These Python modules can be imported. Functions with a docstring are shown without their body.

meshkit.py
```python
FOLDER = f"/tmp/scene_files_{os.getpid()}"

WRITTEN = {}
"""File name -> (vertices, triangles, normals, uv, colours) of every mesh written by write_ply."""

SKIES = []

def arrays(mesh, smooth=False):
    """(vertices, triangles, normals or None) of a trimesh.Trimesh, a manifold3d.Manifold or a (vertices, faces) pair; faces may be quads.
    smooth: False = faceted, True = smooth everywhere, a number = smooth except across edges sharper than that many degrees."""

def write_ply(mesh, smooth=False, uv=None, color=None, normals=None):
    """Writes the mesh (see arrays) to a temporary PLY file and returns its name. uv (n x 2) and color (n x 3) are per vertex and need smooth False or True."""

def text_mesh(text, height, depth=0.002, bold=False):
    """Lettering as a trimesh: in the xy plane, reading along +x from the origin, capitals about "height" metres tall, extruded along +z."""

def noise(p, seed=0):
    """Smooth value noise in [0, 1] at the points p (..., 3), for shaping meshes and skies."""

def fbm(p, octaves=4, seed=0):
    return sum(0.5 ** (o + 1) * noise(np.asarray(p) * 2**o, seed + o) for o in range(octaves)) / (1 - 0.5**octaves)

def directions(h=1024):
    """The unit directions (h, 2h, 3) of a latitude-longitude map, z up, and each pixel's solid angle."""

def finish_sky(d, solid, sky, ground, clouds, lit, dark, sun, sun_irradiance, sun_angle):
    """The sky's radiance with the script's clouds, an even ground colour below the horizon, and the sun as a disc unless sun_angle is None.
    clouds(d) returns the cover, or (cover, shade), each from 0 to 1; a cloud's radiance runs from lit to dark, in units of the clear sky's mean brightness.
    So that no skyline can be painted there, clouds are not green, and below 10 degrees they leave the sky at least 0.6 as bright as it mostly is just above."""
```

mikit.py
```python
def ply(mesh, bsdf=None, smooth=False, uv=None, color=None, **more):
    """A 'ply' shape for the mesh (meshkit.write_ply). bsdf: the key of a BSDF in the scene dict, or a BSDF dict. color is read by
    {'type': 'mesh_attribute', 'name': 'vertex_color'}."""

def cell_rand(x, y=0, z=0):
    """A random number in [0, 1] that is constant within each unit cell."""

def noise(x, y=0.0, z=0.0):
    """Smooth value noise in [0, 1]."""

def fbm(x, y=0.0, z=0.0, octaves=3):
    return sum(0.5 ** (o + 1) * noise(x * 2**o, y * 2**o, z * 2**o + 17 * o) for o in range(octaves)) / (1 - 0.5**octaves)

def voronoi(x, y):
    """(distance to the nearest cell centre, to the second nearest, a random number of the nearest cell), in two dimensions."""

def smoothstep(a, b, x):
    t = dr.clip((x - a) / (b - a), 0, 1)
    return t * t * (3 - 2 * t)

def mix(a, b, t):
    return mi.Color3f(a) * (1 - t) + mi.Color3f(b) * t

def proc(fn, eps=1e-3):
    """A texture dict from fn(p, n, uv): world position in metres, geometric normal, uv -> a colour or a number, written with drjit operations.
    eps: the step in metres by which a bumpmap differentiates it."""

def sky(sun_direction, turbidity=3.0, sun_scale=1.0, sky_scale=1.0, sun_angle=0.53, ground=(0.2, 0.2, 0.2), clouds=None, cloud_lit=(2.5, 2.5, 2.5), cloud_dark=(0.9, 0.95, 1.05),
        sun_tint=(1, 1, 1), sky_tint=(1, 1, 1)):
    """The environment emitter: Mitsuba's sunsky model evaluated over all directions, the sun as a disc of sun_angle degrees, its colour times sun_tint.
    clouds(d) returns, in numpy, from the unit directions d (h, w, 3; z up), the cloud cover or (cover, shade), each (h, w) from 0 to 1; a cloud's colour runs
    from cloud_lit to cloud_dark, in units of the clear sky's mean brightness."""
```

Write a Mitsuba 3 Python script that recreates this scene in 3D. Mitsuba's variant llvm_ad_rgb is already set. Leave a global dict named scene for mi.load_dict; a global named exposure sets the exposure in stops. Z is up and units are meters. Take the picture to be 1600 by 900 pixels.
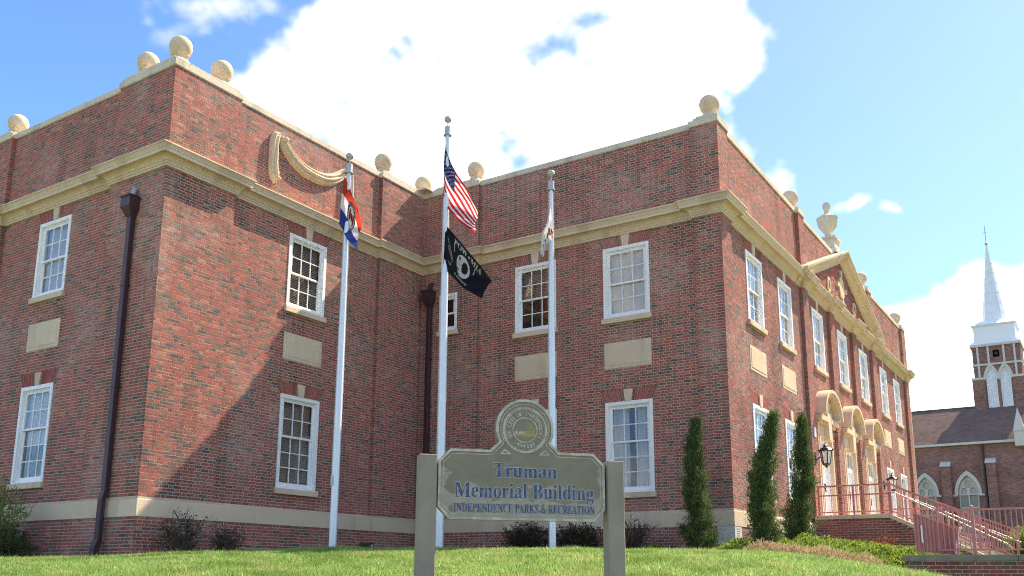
import math, random
import numpy as np, trimesh, shapely
import drjit as dr, mitsuba as mi, mikit, meshkit
from shapely.geometry import Polygon, box as sbox, Point
from mikit import noise, fbm, smoothstep, mix, cell_rand

# ---------------------------------------------------------------- camera, sky, exposure
CAM = np.array([16.12, -11.32, 0.0])          # eye level is z = 0; x runs along the entrance wing, y away from the street
TH = math.radians(32.962)                     # the view turns this far to the left of +y
FW, RT = np.array([-math.sin(TH), math.cos(TH)]), np.array([math.cos(TH), math.sin(TH)])
PITCH, ROLL, FPX = math.radians(11.943), math.radians(0.30), 1441.8
fwd = np.array([*(FW * math.cos(PITCH)), math.sin(PITCH)])
rgt = np.array([*RT, 0.0])
upv = np.cross(rgt, fwd)
up_roll = upv * math.cos(ROLL) - rgt * math.sin(ROLL)
T = mi.ScalarTransform4f
scene, labels = {}, {}
scene['camera'] = {'type': 'perspective', 'fov': 2 * math.degrees(math.atan(800 / FPX)), 'fov_axis': 'x', 'near_clip': 0.1, 'far_clip': 3000.0,
                   'principal_point_offset_x': 0.0, 'principal_point_offset_y': -144.9 / 900,
                   'to_world': T().look_at(origin=CAM.tolist(), target=(CAM + fwd).tolist(), up=up_roll.tolist())}
SUN = np.array([1.0, 2.85, 3.2])


def sm(a, b, x):
    t = np.clip((x - a) / (b - a), 0, 1)
    return t * t * (3 - 2 * t)


def clouds(d):
    """Fair-weather cumulus: one large bank before the viewer, a second low on the right, scattered cumulus over the rest of the dome."""
    k = d @ fwd
    ks = np.maximum(k, 0.15)
    x, y = (d @ rgt) / ks, (d @ upv) / ks
    w1 = meshkit.fbm(d * 7.0 + 3.1, 5, 4) - 0.5
    w2 = meshkit.fbm(d * 26.0 + 1.7, 5, 9) - 0.5
    bank = np.full(k.shape, -9.0)
    for cx, cy, rx, ry in ((-.125, .345, .13, .10), (0.0, .41, .19, .13), (.115, .37, .14, .11), (.20, .345, .07, .062), (-.20, .28, .13, .085), (-.03, .25, .27, .12),
                           (.14, .26, .10, .05), (-.25, .30, .06, .035), (.08, .47, .11, .07), (-.05, .50, .16, .07), (-.10, .16, .30, .10),
                           (.44, .02, .085, .075), (.53, .055, .09, .075), (.57, .085, .05, .045), (.47, -.03, .09, .06), (.415, .062, .03, .028), (.60, .02, .12, .10)):
        f = 1 - np.sqrt(((x - cx) / rx) ** 2 + ((y - cy) / ry) ** 2)
        bank = np.maximum(bank, f)
    w3 = meshkit.fbm(d * 13.0 + 5.2, 5, 14) - 0.5
    body = np.minimum(bank * 1.5, 0.34) + 1.5 * w3 + 0.9 * w2
    w4 = meshkit.fbm(d * 58.0 + 2.2, 4, 21) - 0.5
    cover = sm(-0.20, 0.40, body + 0.45 * w4)
    wisp = np.zeros(k.shape)
    for cx, cy, rx, ry, s, ang in ((.368, .195, .026, .008, .75, .35), (.413, .189, .016, .007, .65, -.3), (-.31, .405, .085, .022, .55, .1), (-.372, .375, .03, .012, .3, .4), (.23, .40, .03, .02, .35, .2)):
        u, v = (x - cx) * math.cos(ang) + (y - cy) * math.sin(ang), -(x - cx) * math.sin(ang) + (y - cy) * math.cos(ang)
        f = 1 - np.sqrt((u / rx) ** 2 + (v / ry) ** 2)
        wisp = np.maximum(wisp, s * sm(-0.2, 1.1, f + 2.0 * w2 + 1.3 * w4))
    front = sm(0.55, 0.70, k) 
    far = sm(0.13, 0.30, meshkit.fbm(d * np.array([3.1, 3.1, 5.0]) + 26.3, 5, 2) - 0.34 + 0.35 * w2) * sm(0.02, 0.12, d[..., 2])
    veil = .085 * sm(.50, .92, d @ (SUN / np.linalg.norm(SUN))) * (.7 + .6 * meshkit.fbm(d * 4.0, 3, 6))
    c = np.maximum(np.maximum(cover, wisp), veil) * front + far * (1 - front)
    thick = sm(0.15, 0.55, body)
    shade = np.clip(0.02 + 0.55 * thick * sm(-0.10, 0.25, w2 + 1.2 * w1), 0, 1)
    return c, shade


scene['sky_light'] = mikit.sky(SUN.tolist(), turbidity=2, clouds=clouds, cloud_lit=(3.1, 3.02, 2.9), cloud_dark=(1.25, 1.32, 1.42), sky_tint=(.89, 1.0, 1.14), sun_scale=1.25)
exposure = 2.82

# ---------------------------------------------------------------- materials
def two(b): return {'type': 'twosided', 'bsdf': b}
def princ(col, rough=0.6, **k):
    c = col if isinstance(col, dict) else {'type': 'rgb', 'value': list(col)}
    return two({'type': 'principled', 'base_color': c, 'roughness': rough, **k})
def diff(col):
    return two({'type': 'diffuse', 'reflectance': col if isinstance(col, dict) else {'type': 'rgb', 'value': list(col)}})
def thin(col, rough=0.7, trans=0.8, **k):
    c = col if isinstance(col, dict) else {'type': 'rgb', 'value': list(col)}
    return {'type': 'principledthin', 'base_color': c, 'roughness': rough, 'diff_trans': trans, **k}
C3 = mi.Color3f


def f_brick(p, n, uv):
    r = uv.x
    c = C3(0.105, 0.086, 0.080)
    def step(c, col, a, w=0.02): return mix(c, C3(*col), smoothstep(a - w, a + w, r))
    c = step(c, (0.150, 0.108, 0.088), .08)
    c = step(c, (0.22, 0.108, 0.078), .17)
    c = step(c, (0.285, 0.088, 0.070), .31)
    c = step(c, (0.335, 0.099, 0.082), .56, .05)
    c = step(c, (0.365, 0.118, 0.090), .82)
    c = step(c, (0.36, 0.18, 0.12), .965)
    g = noise(p.x * 55, p.y * 55, p.z * 55) * .6 + noise(p.x * 170, p.y * 170, p.z * 170) * .4
    c = c * (0.72 + 0.56 * g)
    # lime bloom and soot: streaky patches that keep their own shape on the wall
    b = fbm(p.x * .8 + 11, p.y * .8, p.z * .55, octaves=4)
    bl = smoothstep(.50, .74, b) * (.22 + .55 * noise(p.x * 9, p.y * 9, p.z * 9)) * (.3 + uv.y)
    c = mix(c, C3(.48, .39, .34), dr.clip(bl * .5, 0, .5))
    s = smoothstep(.50, .78, fbm(p.x * 1.9 + 31, p.y * 1.9, p.z * .35 + 7, octaves=3))
    drift = .90 + .22 * fbm(p.x * .35 + 5, p.y * .35, p.z * .5, octaves=2)
    return c * (1 - .30 * s) * drift


def f_mortar(p, n, uv):
    g = noise(p.x * 40, p.y * 40, p.z * 40) * .5 + noise(p.x * 3, p.y * 3, p.z * 3) * .5
    return C3(.56, .455, .355) * (.74 + .4 * g)


def f_lime(p, n, uv):
    g = fbm(p.x * 1.1, p.y * 1.1, p.z * 1.1, octaves=3)
    st = fbm(p.x * 3.2, p.y * 3.2, p.z * .45 + 4, octaves=2)
    c = C3(.66, .535, .385) * (.92 + .14 * g) 
    c = c * (1 - .16 * smoothstep(.52, .78, st))
    return c


def f_coping(p, n, uv):
    g = fbm(p.x * 1.3, p.y * 1.3, p.z * 1.3, octaves=3)
    st = fbm(p.x * 3.5, p.y * 3.5, p.z * .6 + 4, octaves=2)
    return C3(.64, .575, .455) * (.84 + .26 * g) * (1 - .22 * smoothstep(.55, .8, st))


def f_sign(p, n, uv):
    a = fbm(p.x * 5.0 + 3, p.y * 5.0, p.z * 7 + 1, octaves=5)
    peel = smoothstep(.50, .515, a - .50 * (uv.y - .36) + .26 * smoothstep(.40, .52, dr.abs(uv.x - .5)) - .05)
    paint = C3(.225, .208, .155) * (.86 + .28 * fbm(p.x * 9, p.y * 9, p.z * 9, octaves=3))
    bare = C3(.345, .32, .27) * (.8 + .35 * fbm(p.x * 22, p.y * 22, p.z * 22, octaves=3))
    edge = smoothstep(.485, .50, a - .50 * (uv.y - .36) + .26 * smoothstep(.40, .52, dr.abs(uv.x - .5)) - .05) * (1 - peel)
    fleck = smoothstep(.80, .84, noise(p.x * 70, p.y * 70, p.z * 70)) * smoothstep(.5, .6, noise(p.x * 6, p.y * 6, p.z * 6))
    c = mix(paint, bare, dr.maximum(peel, .7 * fleck))
    return mix(c, C3(.40, .38, .32), edge * .8)


def f_sign_bare(p, n, uv):
    g = fbm(p.x * 14, p.y * 14, p.z * 14, octaves=4)
    return mix(C3(.36, .345, .285), C3(.50, .48, .41), smoothstep(.36, .62, g))


def f_post(p, n, uv):
    g = fbm(p.x * 7, p.y * 7, p.z * 2.0, octaves=4)
    return C3(.285, .255, .205) * (.78 + .42 * g) * (.92 + .16 * noise(p.x * 120, p.y * 120, p.z * 120))


def f_letter(p, n, uv):
    g = fbm(p.x * 26, p.y * 26, p.z * 26, octaves=3)
    return mix(C3(.030, .055, .15), C3(.075, .115, .215), smoothstep(.45, .72, g))


def f_blade(p, n, uv):
    c = mix(C3(.155, .27, .07), C3(.29, .42, .13), uv.x)
    c = mix(c, C3(.62, .62, .42), smoothstep(.94, .98, uv.x))  # pale blades: specular glints put into the colour
    g = fbm(p.x * 1.7, p.y * 1.7, 3, octaves=4)
    c = mix(c, C3(.13, .21, .05), smoothstep(.52, .68, g) * .7)
    c = mix(c, C3(.40, .40, .17), smoothstep(.58, .74, fbm(p.x * 2.3 + 9, p.y * 2.3, 8, octaves=4)) * .6)
    return c * (.82 + .56 * fbm(p.x * 3.1, p.y * 3.1, 0, octaves=3))


def f_lawn(p, n, uv):
    g = fbm(p.x * 2.5, p.y * 2.5, p.z, octaves=4)
    return mix(C3(.10, .135, .04), C3(.17, .19, .07), g)


def f_juniper(p, n, uv):
    c = mix(C3(.050, .090, .038), C3(.16, .215, .07), uv.x)
    return mix(c, C3(.12, .105, .035), smoothstep(.95, .99, uv.x))


def f_leaf(p, n, uv): return mix(C3(.11, .19, .03), C3(.30, .38, .08), uv.x)
def f_tan(p, n, uv): return mix(mix(C3(.38, .27, .15), C3(.62, .50, .33), uv.x), C3(.12, .16, .04), smoothstep(.86, .92, uv.x))
def f_red_leaf(p, n, uv): return mix(C3(.16, .055, .03), C3(.26, .11, .05), uv.x)
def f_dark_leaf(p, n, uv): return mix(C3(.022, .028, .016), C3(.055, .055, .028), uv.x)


def f_shingle(p, n, uv):
    row = dr.floor(p.z * 7.0)
    x = p.x * 3.2 + .5 * (row - 2 * dr.floor(row / 2))
    r = cell_rand(x, row, 3)
    return C3(.158, .118, .104) * (.86 + .28 * r) * (.85 + .3 * fbm(p.x * .7, p.z * .7, 0))


def f_far_brick(p, n, uv):
    u = dr.select(dr.abs(n.x) > .7, p.y, p.x)
    row = dr.floor(p.z / .0677)
    q = u / .213 + .5 * (row - 2 * dr.floor(row / 2))
    r = cell_rand(q, row, 5)
    c = mix(C3(.13, .095, .088), C3(.36, .165, .135), r)  # greyed, lifted tones: veiling glare put into the brick colour
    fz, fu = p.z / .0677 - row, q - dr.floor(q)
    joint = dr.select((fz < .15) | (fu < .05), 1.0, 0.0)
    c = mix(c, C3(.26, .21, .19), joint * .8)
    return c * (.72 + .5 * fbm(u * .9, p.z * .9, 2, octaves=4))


def f_bark(p, n, uv): return C3(.12, .085, .06) * (.6 + .8 * noise(p.x * 60, p.y * 60, p.z * 14))
def f_concrete(p, n, uv): return C3(.235, .215, .165) * (.7 + .55 * fbm(p.x * 6, p.y * 6, p.z * 6, octaves=4))
def f_paint(p, n, uv): return C3(.80, .80, .79) * (.93 + .1 * fbm(p.x * 5, p.y * 5, p.z * 1.5, octaves=3))
def f_rail(p, n, uv): return mix(C3(.40, .130, .112), C3(.52, .22, .195), fbm(p.x * 7, p.y * 7, p.z * 7, octaves=3))
def f_maroon(p, n, uv): return C3(.052, .023, .030) * (.85 + .3 * fbm(p.x * 6, p.y * 6, p.z * 1.2, octaves=3))
def f_brick_bump(p, n, uv): return .0016 * noise(p.x * 80, p.y * 80, p.z * 80)

BS = {
    'm_brick': princ(mikit.proc(f_brick), .82, specular=.25), 'm_mortar': diff(mikit.proc(f_mortar)), 'm_lime': diff(mikit.proc(f_lime)),
    'm_coping': diff(mikit.proc(f_coping)), 'm_paint': princ(mikit.proc(f_paint), .45, specular=.4),
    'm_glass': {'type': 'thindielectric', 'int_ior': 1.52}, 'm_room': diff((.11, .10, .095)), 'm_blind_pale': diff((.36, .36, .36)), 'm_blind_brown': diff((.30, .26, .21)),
    'm_maroon': princ(mikit.proc(f_maroon), .45, specular=.4), 'm_rail': princ(mikit.proc(f_rail), .5), 'm_handrail_lit': princ((.55, .40, .37), .5),  # the pale handrail colour carries the sunlit highlight on the rail
    'm_pole': princ((.66, .69, .73), .38, metallic=.35), 'm_cap_metal': princ((.42, .43, .43), .45, metallic=.5), 'm_rope': diff((.55, .52, .42)),
    'm_sign': diff(mikit.proc(f_sign)), 'm_sign_bare': diff(mikit.proc(f_sign_bare)), 'm_post': diff(mikit.proc(f_post)), 'm_letter': princ(mikit.proc(f_letter), .55),
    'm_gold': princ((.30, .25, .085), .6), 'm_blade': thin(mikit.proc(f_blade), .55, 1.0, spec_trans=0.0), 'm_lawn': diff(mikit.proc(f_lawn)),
    'm_juniper': thin(mikit.proc(f_juniper), .7, .7), 'm_leaf': thin(mikit.proc(f_leaf), .5, .9), 'm_tan': thin(mikit.proc(f_tan), .8, .7), 'm_red_leaf': thin(mikit.proc(f_red_leaf), .6, .8),
    'm_dark_leaf': thin(mikit.proc(f_dark_leaf), .6, .5), 'm_bark': diff(mikit.proc(f_bark)), 'm_twig': diff((.115, .088, .068)), 'm_shingle': diff(mikit.proc(f_shingle)),
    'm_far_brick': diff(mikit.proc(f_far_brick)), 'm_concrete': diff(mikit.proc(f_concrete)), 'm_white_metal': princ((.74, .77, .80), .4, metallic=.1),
    'm_stained': princ((.16, .20, .20), .25), 'm_stained_pale': princ((.34, .37, .34), .3), 'm_iron': princ((.022, .018, .018), .45), 'm_lamp_glass': princ((.72, .72, .68), .25),
    'm_walk': diff((.46, .43, .38)), 'm_road': diff((.17, .165, .16)), 'm_roof': diff((.2, .19, .18)), 'm_grey_box': princ((.33, .36, .38), .5), 'm_dark': diff((.02, .02, .022)),
    'm_fl_red': thin((.50, .028, .042), .7, .9), 'm_fl_white': thin((.72, .70, .69), .7, .9), 'm_fl_blue': thin((.030, .035, .12), .7, .6), 'm_fl_royal': thin((.035, .055, .25), .7, .7),
    'm_fl_black': thin((.012, .012, .017), .6, .25), 'm_fl_orange': thin((.50, .055, .035), .7, .9), 'm_fl_brown': thin((.25, .06, .035), .7, .6), 'm_white_stone': diff((.56, .55, .52)),
}
scene.update(BS)

# ---------------------------------------------------------------- helpers
used = {}


def numbered(name):
    n = used.get(name, -1) + 1
    used[name] = n
    return name if n == 0 else f'{name}_{n:03d}'


def obj(name, mesh, m, parent=None, smooth=False, uv=None, M=None, dct=None):
    key = numbered(name if parent is None else parent + '__' + name)
    d = dict(dct) if dct is not None else mikit.ply(mesh, m, smooth=smooth, uv=uv)
    if M is not None:
        d['to_world'] = T(np.asarray(M, float).tolist())
    scene[key] = d
    return key


def thing(name, label, cat, group=None, kind=None):
    key = numbered(name)
    tag(key, label, cat, group, kind)
    return key


def tag(key, label=None, cat=None, group=None, kind=None):
    e = labels.setdefault(key, {})
    for k, v in (('label', label), ('category', cat), ('group', group), ('kind', kind)):
        if v: e[k] = v
    return key


class MB:
    """Collects pieces into one mesh."""
    def __init__(self): self.v, self.f, self.u, self.n = [], [], [], 0
    def add(self, v, f, uv=None):
        v, f = np.asarray(v, float), np.asarray(f, int)
        self.v.append(v); self.f.append(f + self.n); self.n += len(v)
        self.u.append(np.zeros((len(v), 2)) if uv is None else np.broadcast_to(np.asarray(uv, float), (len(v), 2)))
        return self
    def mesh(self, m): return self.add(np.array(m.vertices), np.array(m.faces))
    def box(self, x0, x1, y0, y1, z0, z1, c=0.0):
        if c <= 0:
            v = [(x, y, z) for x in (x0, x1) for y in (y0, y1) for z in (z0, z1)]
            f = [(0, 1, 3), (0, 3, 2), (4, 6, 7), (4, 7, 5), (0, 4, 5), (0, 5, 1), (2, 3, 7), (2, 7, 6), (0, 2, 6), (0, 6, 4), (1, 5, 7), (1, 7, 3)]
            return self.add(v, f)
        return self.mesh(cbox(x0, x1, y0, y1, z0, z1, c))
    def bar(self, p0, p1, a, b=None, up=(0, 0, 1)):
        b = a if b is None else b
        p0, p1 = np.asarray(p0, float), np.asarray(p1, float)
        t = p1 - p0; t /= np.linalg.norm(t)
        s = np.cross(t, up)
        if np.linalg.norm(s) < 1e-4: s = np.cross(t, (1, 0, 0))
        s /= np.linalg.norm(s); q = np.cross(s, t)
        o = [s * i * a / 2 + q * j * b / 2 for i, j in ((-1, -1), (1, -1), (1, 1), (-1, 1))]
        v = [p + k for p in (p0, p1) for k in o]
        return self.add(v, [(0, 1, 5), (0, 5, 4), (1, 2, 6), (1, 6, 5), (2, 3, 7), (2, 7, 6), (3, 0, 4), (3, 4, 7), (0, 3, 2), (0, 2, 1), (4, 5, 6), (4, 6, 7)])
    def tube(self, pts, radii, sides=8):
        p = np.asarray(pts, float); r = np.broadcast_to(np.asarray(radii, float), (len(p),))
        t = np.gradient(p, axis=0); t /= np.linalg.norm(t, axis=1, keepdims=True) + 1e-12
        ref = np.where(np.abs(t[:, 2:]) < .9, [0, 0, 1.0], [1.0, 0, 0]) if np.all(np.abs(t[:, 2]) < .9) else np.tile([1.0, 0.13, 0.0], (len(p), 1))
        a = np.cross(t, ref); a /= np.linalg.norm(a, axis=1, keepdims=True) + 1e-12
        b = np.cross(t, a); ang = np.arange(sides) * 2 * np.pi / sides
        v = p[:, None] + r[:, None, None] * (np.cos(ang)[None, :, None] * a[:, None] + np.sin(ang)[None, :, None] * b[:, None])
        i, j = np.meshgrid(np.arange(len(p) - 1), np.arange(sides), indexing='ij')
        q = np.stack([i * sides + j, i * sides + (j + 1) % sides, (i + 1) * sides + (j + 1) % sides, (i + 1) * sides + j], -1).reshape(-1, 4)
        f = np.vstack([q[:, [0, 2, 1]], q[:, [0, 3, 2]]])
        caps = [(0, k, k + 1) for k in range(1, sides - 1)] + [tuple((len(p) - 1) * sides + x for x in (0, k + 1, k)) for k in range(1, sides - 1)]
        return self.add(v.reshape(-1, 3), np.vstack([f, caps]))
    def get(self): return np.vstack(self.v), np.vstack(self.f)
    def uv(self): return np.vstack(self.u)


def cbox(x0, x1, y0, y1, z0, z1, c):
    pts = []
    for i, x in enumerate((x0, x1)):
        for j, y in enumerate((y0, y1)):
            for k, z in enumerate((z0, z1)):
                s = [(1, -1)[i] * c, (1, -1)[j] * c, (1, -1)[k] * c]
                pts += [(x + s[0], y + s[1], z), (x + s[0], y, z + s[2]), (x, y + s[1], z + s[2])]
    return trimesh.convex.convex_hull(np.array(pts))


def frame(origin, u, w):
    """Local (u, z, w): u to the right along the wall seen from outside, z up, w outwards."""
    M = np.eye(4)
    M[:3, 0], M[:3, 1], M[:3, 2], M[:3, 3] = u, (0, 0, 1), w, origin
    return M


def place(M, u=0.0, z=0.0, w=0.0):
    L = np.eye(4); L[:3, 3] = (u, z, w)
    return M @ L


def xf(M, v): return np.asarray(v, float) @ M[:3, :3].T + M[:3, 3]


def extrude(poly, d, z0=0.0):
    ms = []
    for g in getattr(poly, 'geoms', [poly]):
        if g.area > 1e-7:
            m = trimesh.creation.extrude_polygon(g, d, engine='earcut'); m.apply_translation((0, 0, z0)); ms.append(m)
    return trimesh.util.concatenate(ms)


def ellipse(cx, cy, rx, ry=None, n=40):
    a = np.arange(n) * 2 * np.pi / n
    return Polygon(np.stack([cx + rx * np.cos(a), cy + (ry or rx) * np.sin(a)], 1))


def lathe(profile, n=24, square=False):
    """(radius, z) profile turned about z; square = four-sided."""
    pr = np.asarray(profile, float)
    k = 4 if square else n
    a = (np.arange(k) + (.5 if square else 0)) * 2 * np.pi / k
    s = math.sqrt(2) if square else 1
    v = np.stack([np.outer(pr[:, 0] * s, np.cos(a)), np.outer(pr[:, 0] * s, np.sin(a)), np.repeat(pr[:, 1:], k, 1)], -1).reshape(-1, 3)
    i, j = np.meshgrid(np.arange(len(pr) - 1), np.arange(k), indexing='ij')
    q = np.stack([i * k + j, i * k + (j + 1) % k, (i + 1) * k + (j + 1) % k, (i + 1) * k + j], -1).reshape(-1, 4)
    return trimesh.Trimesh(v, np.vstack([q[:, [0, 1, 2]], q[:, [0, 2, 3]]]), process=False)


def sweep(path, prof):
    """A closed (w, z) profile along a plan polyline with mitred corners; w is to the right of the direction of travel."""
    p, prof = np.asarray(path, float), np.asarray(prof, float)
    d = np.diff(p, axis=0); d /= np.linalg.norm(d, axis=1, keepdims=True)
    nn = np.stack([d[:, 1], -d[:, 0]], 1)
    m = np.vstack([nn[:1], [(a + b) / (1 + a @ b) for a, b in zip(nn[:-1], nn[1:])] if len(nn) > 1 else np.zeros((0, 2)), nn[-1:]])
    k = len(prof)
    v = np.zeros((len(p), k, 3))
    v[..., :2] = p[:, None] + m[:, None] * prof[None, :, :1]
    v[..., 2] = prof[None, :, 1]
    i, j = np.meshgrid(np.arange(len(p) - 1), np.arange(k), indexing='ij')
    q = np.stack([i * k + j, (i + 1) * k + j, (i + 1) * k + (j + 1) % k, i * k + (j + 1) % k], -1).reshape(-1, 4)
    tri = trimesh.creation.triangulate_polygon(Polygon(prof), engine='earcut')[1]
    mesh = trimesh.Trimesh(v.reshape(-1, 3), np.vstack([q[:, [0, 1, 2]], q[:, [0, 2, 3]], tri, tri[:, ::-1] + (len(p) - 1) * k]), process=False)
    mesh.fix_normals()
    return mesh


def cut_path(path, cuts, gap=.004):
    """Pieces of a polyline between the given distances along it."""
    p = np.asarray(path, float); s = np.concatenate([[0], np.cumsum(np.linalg.norm(np.diff(p, axis=0), axis=1))])
    at = lambda t: np.array([np.interp(t, s, p[:, 0]), np.interp(t, s, p[:, 1])])
    cuts = [0] + sorted(cuts) + [s[-1]]
    return [np.vstack([at(a + gap / 2)] + [q for q, t in zip(p, s) if a + .02 < t < b_ - .02] + [at(b_ - gap / 2)]) for a, b_ in zip(cuts[:-1], cuts[1:])]


def stone_cuts(path, step, seed, avoid=.12):
    """Joint positions about every step metres, kept off the corners."""
    p = np.asarray(path, float); s = np.concatenate([[0], np.cumsum(np.linalg.norm(np.diff(p, axis=0), axis=1))])
    r, out, t = random.Random(seed), [], step * .8
    while t < s[-1] - .4:
        c = t
        while np.min(np.abs(s - c)) < avoid: c += .05
        out.append(c); t = c + step * r.uniform(.85, 1.15)
    return out


# ground: a lawn that swells up towards the flagpoles and the building
KD = np.array([-400, -60, -4, 0, 3, 8, 11, 14, 16.4, 18.5, 22, 40, 120, 500.])
KZ = np.array([-1.8, -1.8, -1.8, -1.75, -1.5, -.62, -.03, .27, .44, .45, .42, .42, .42, .42])


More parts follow.
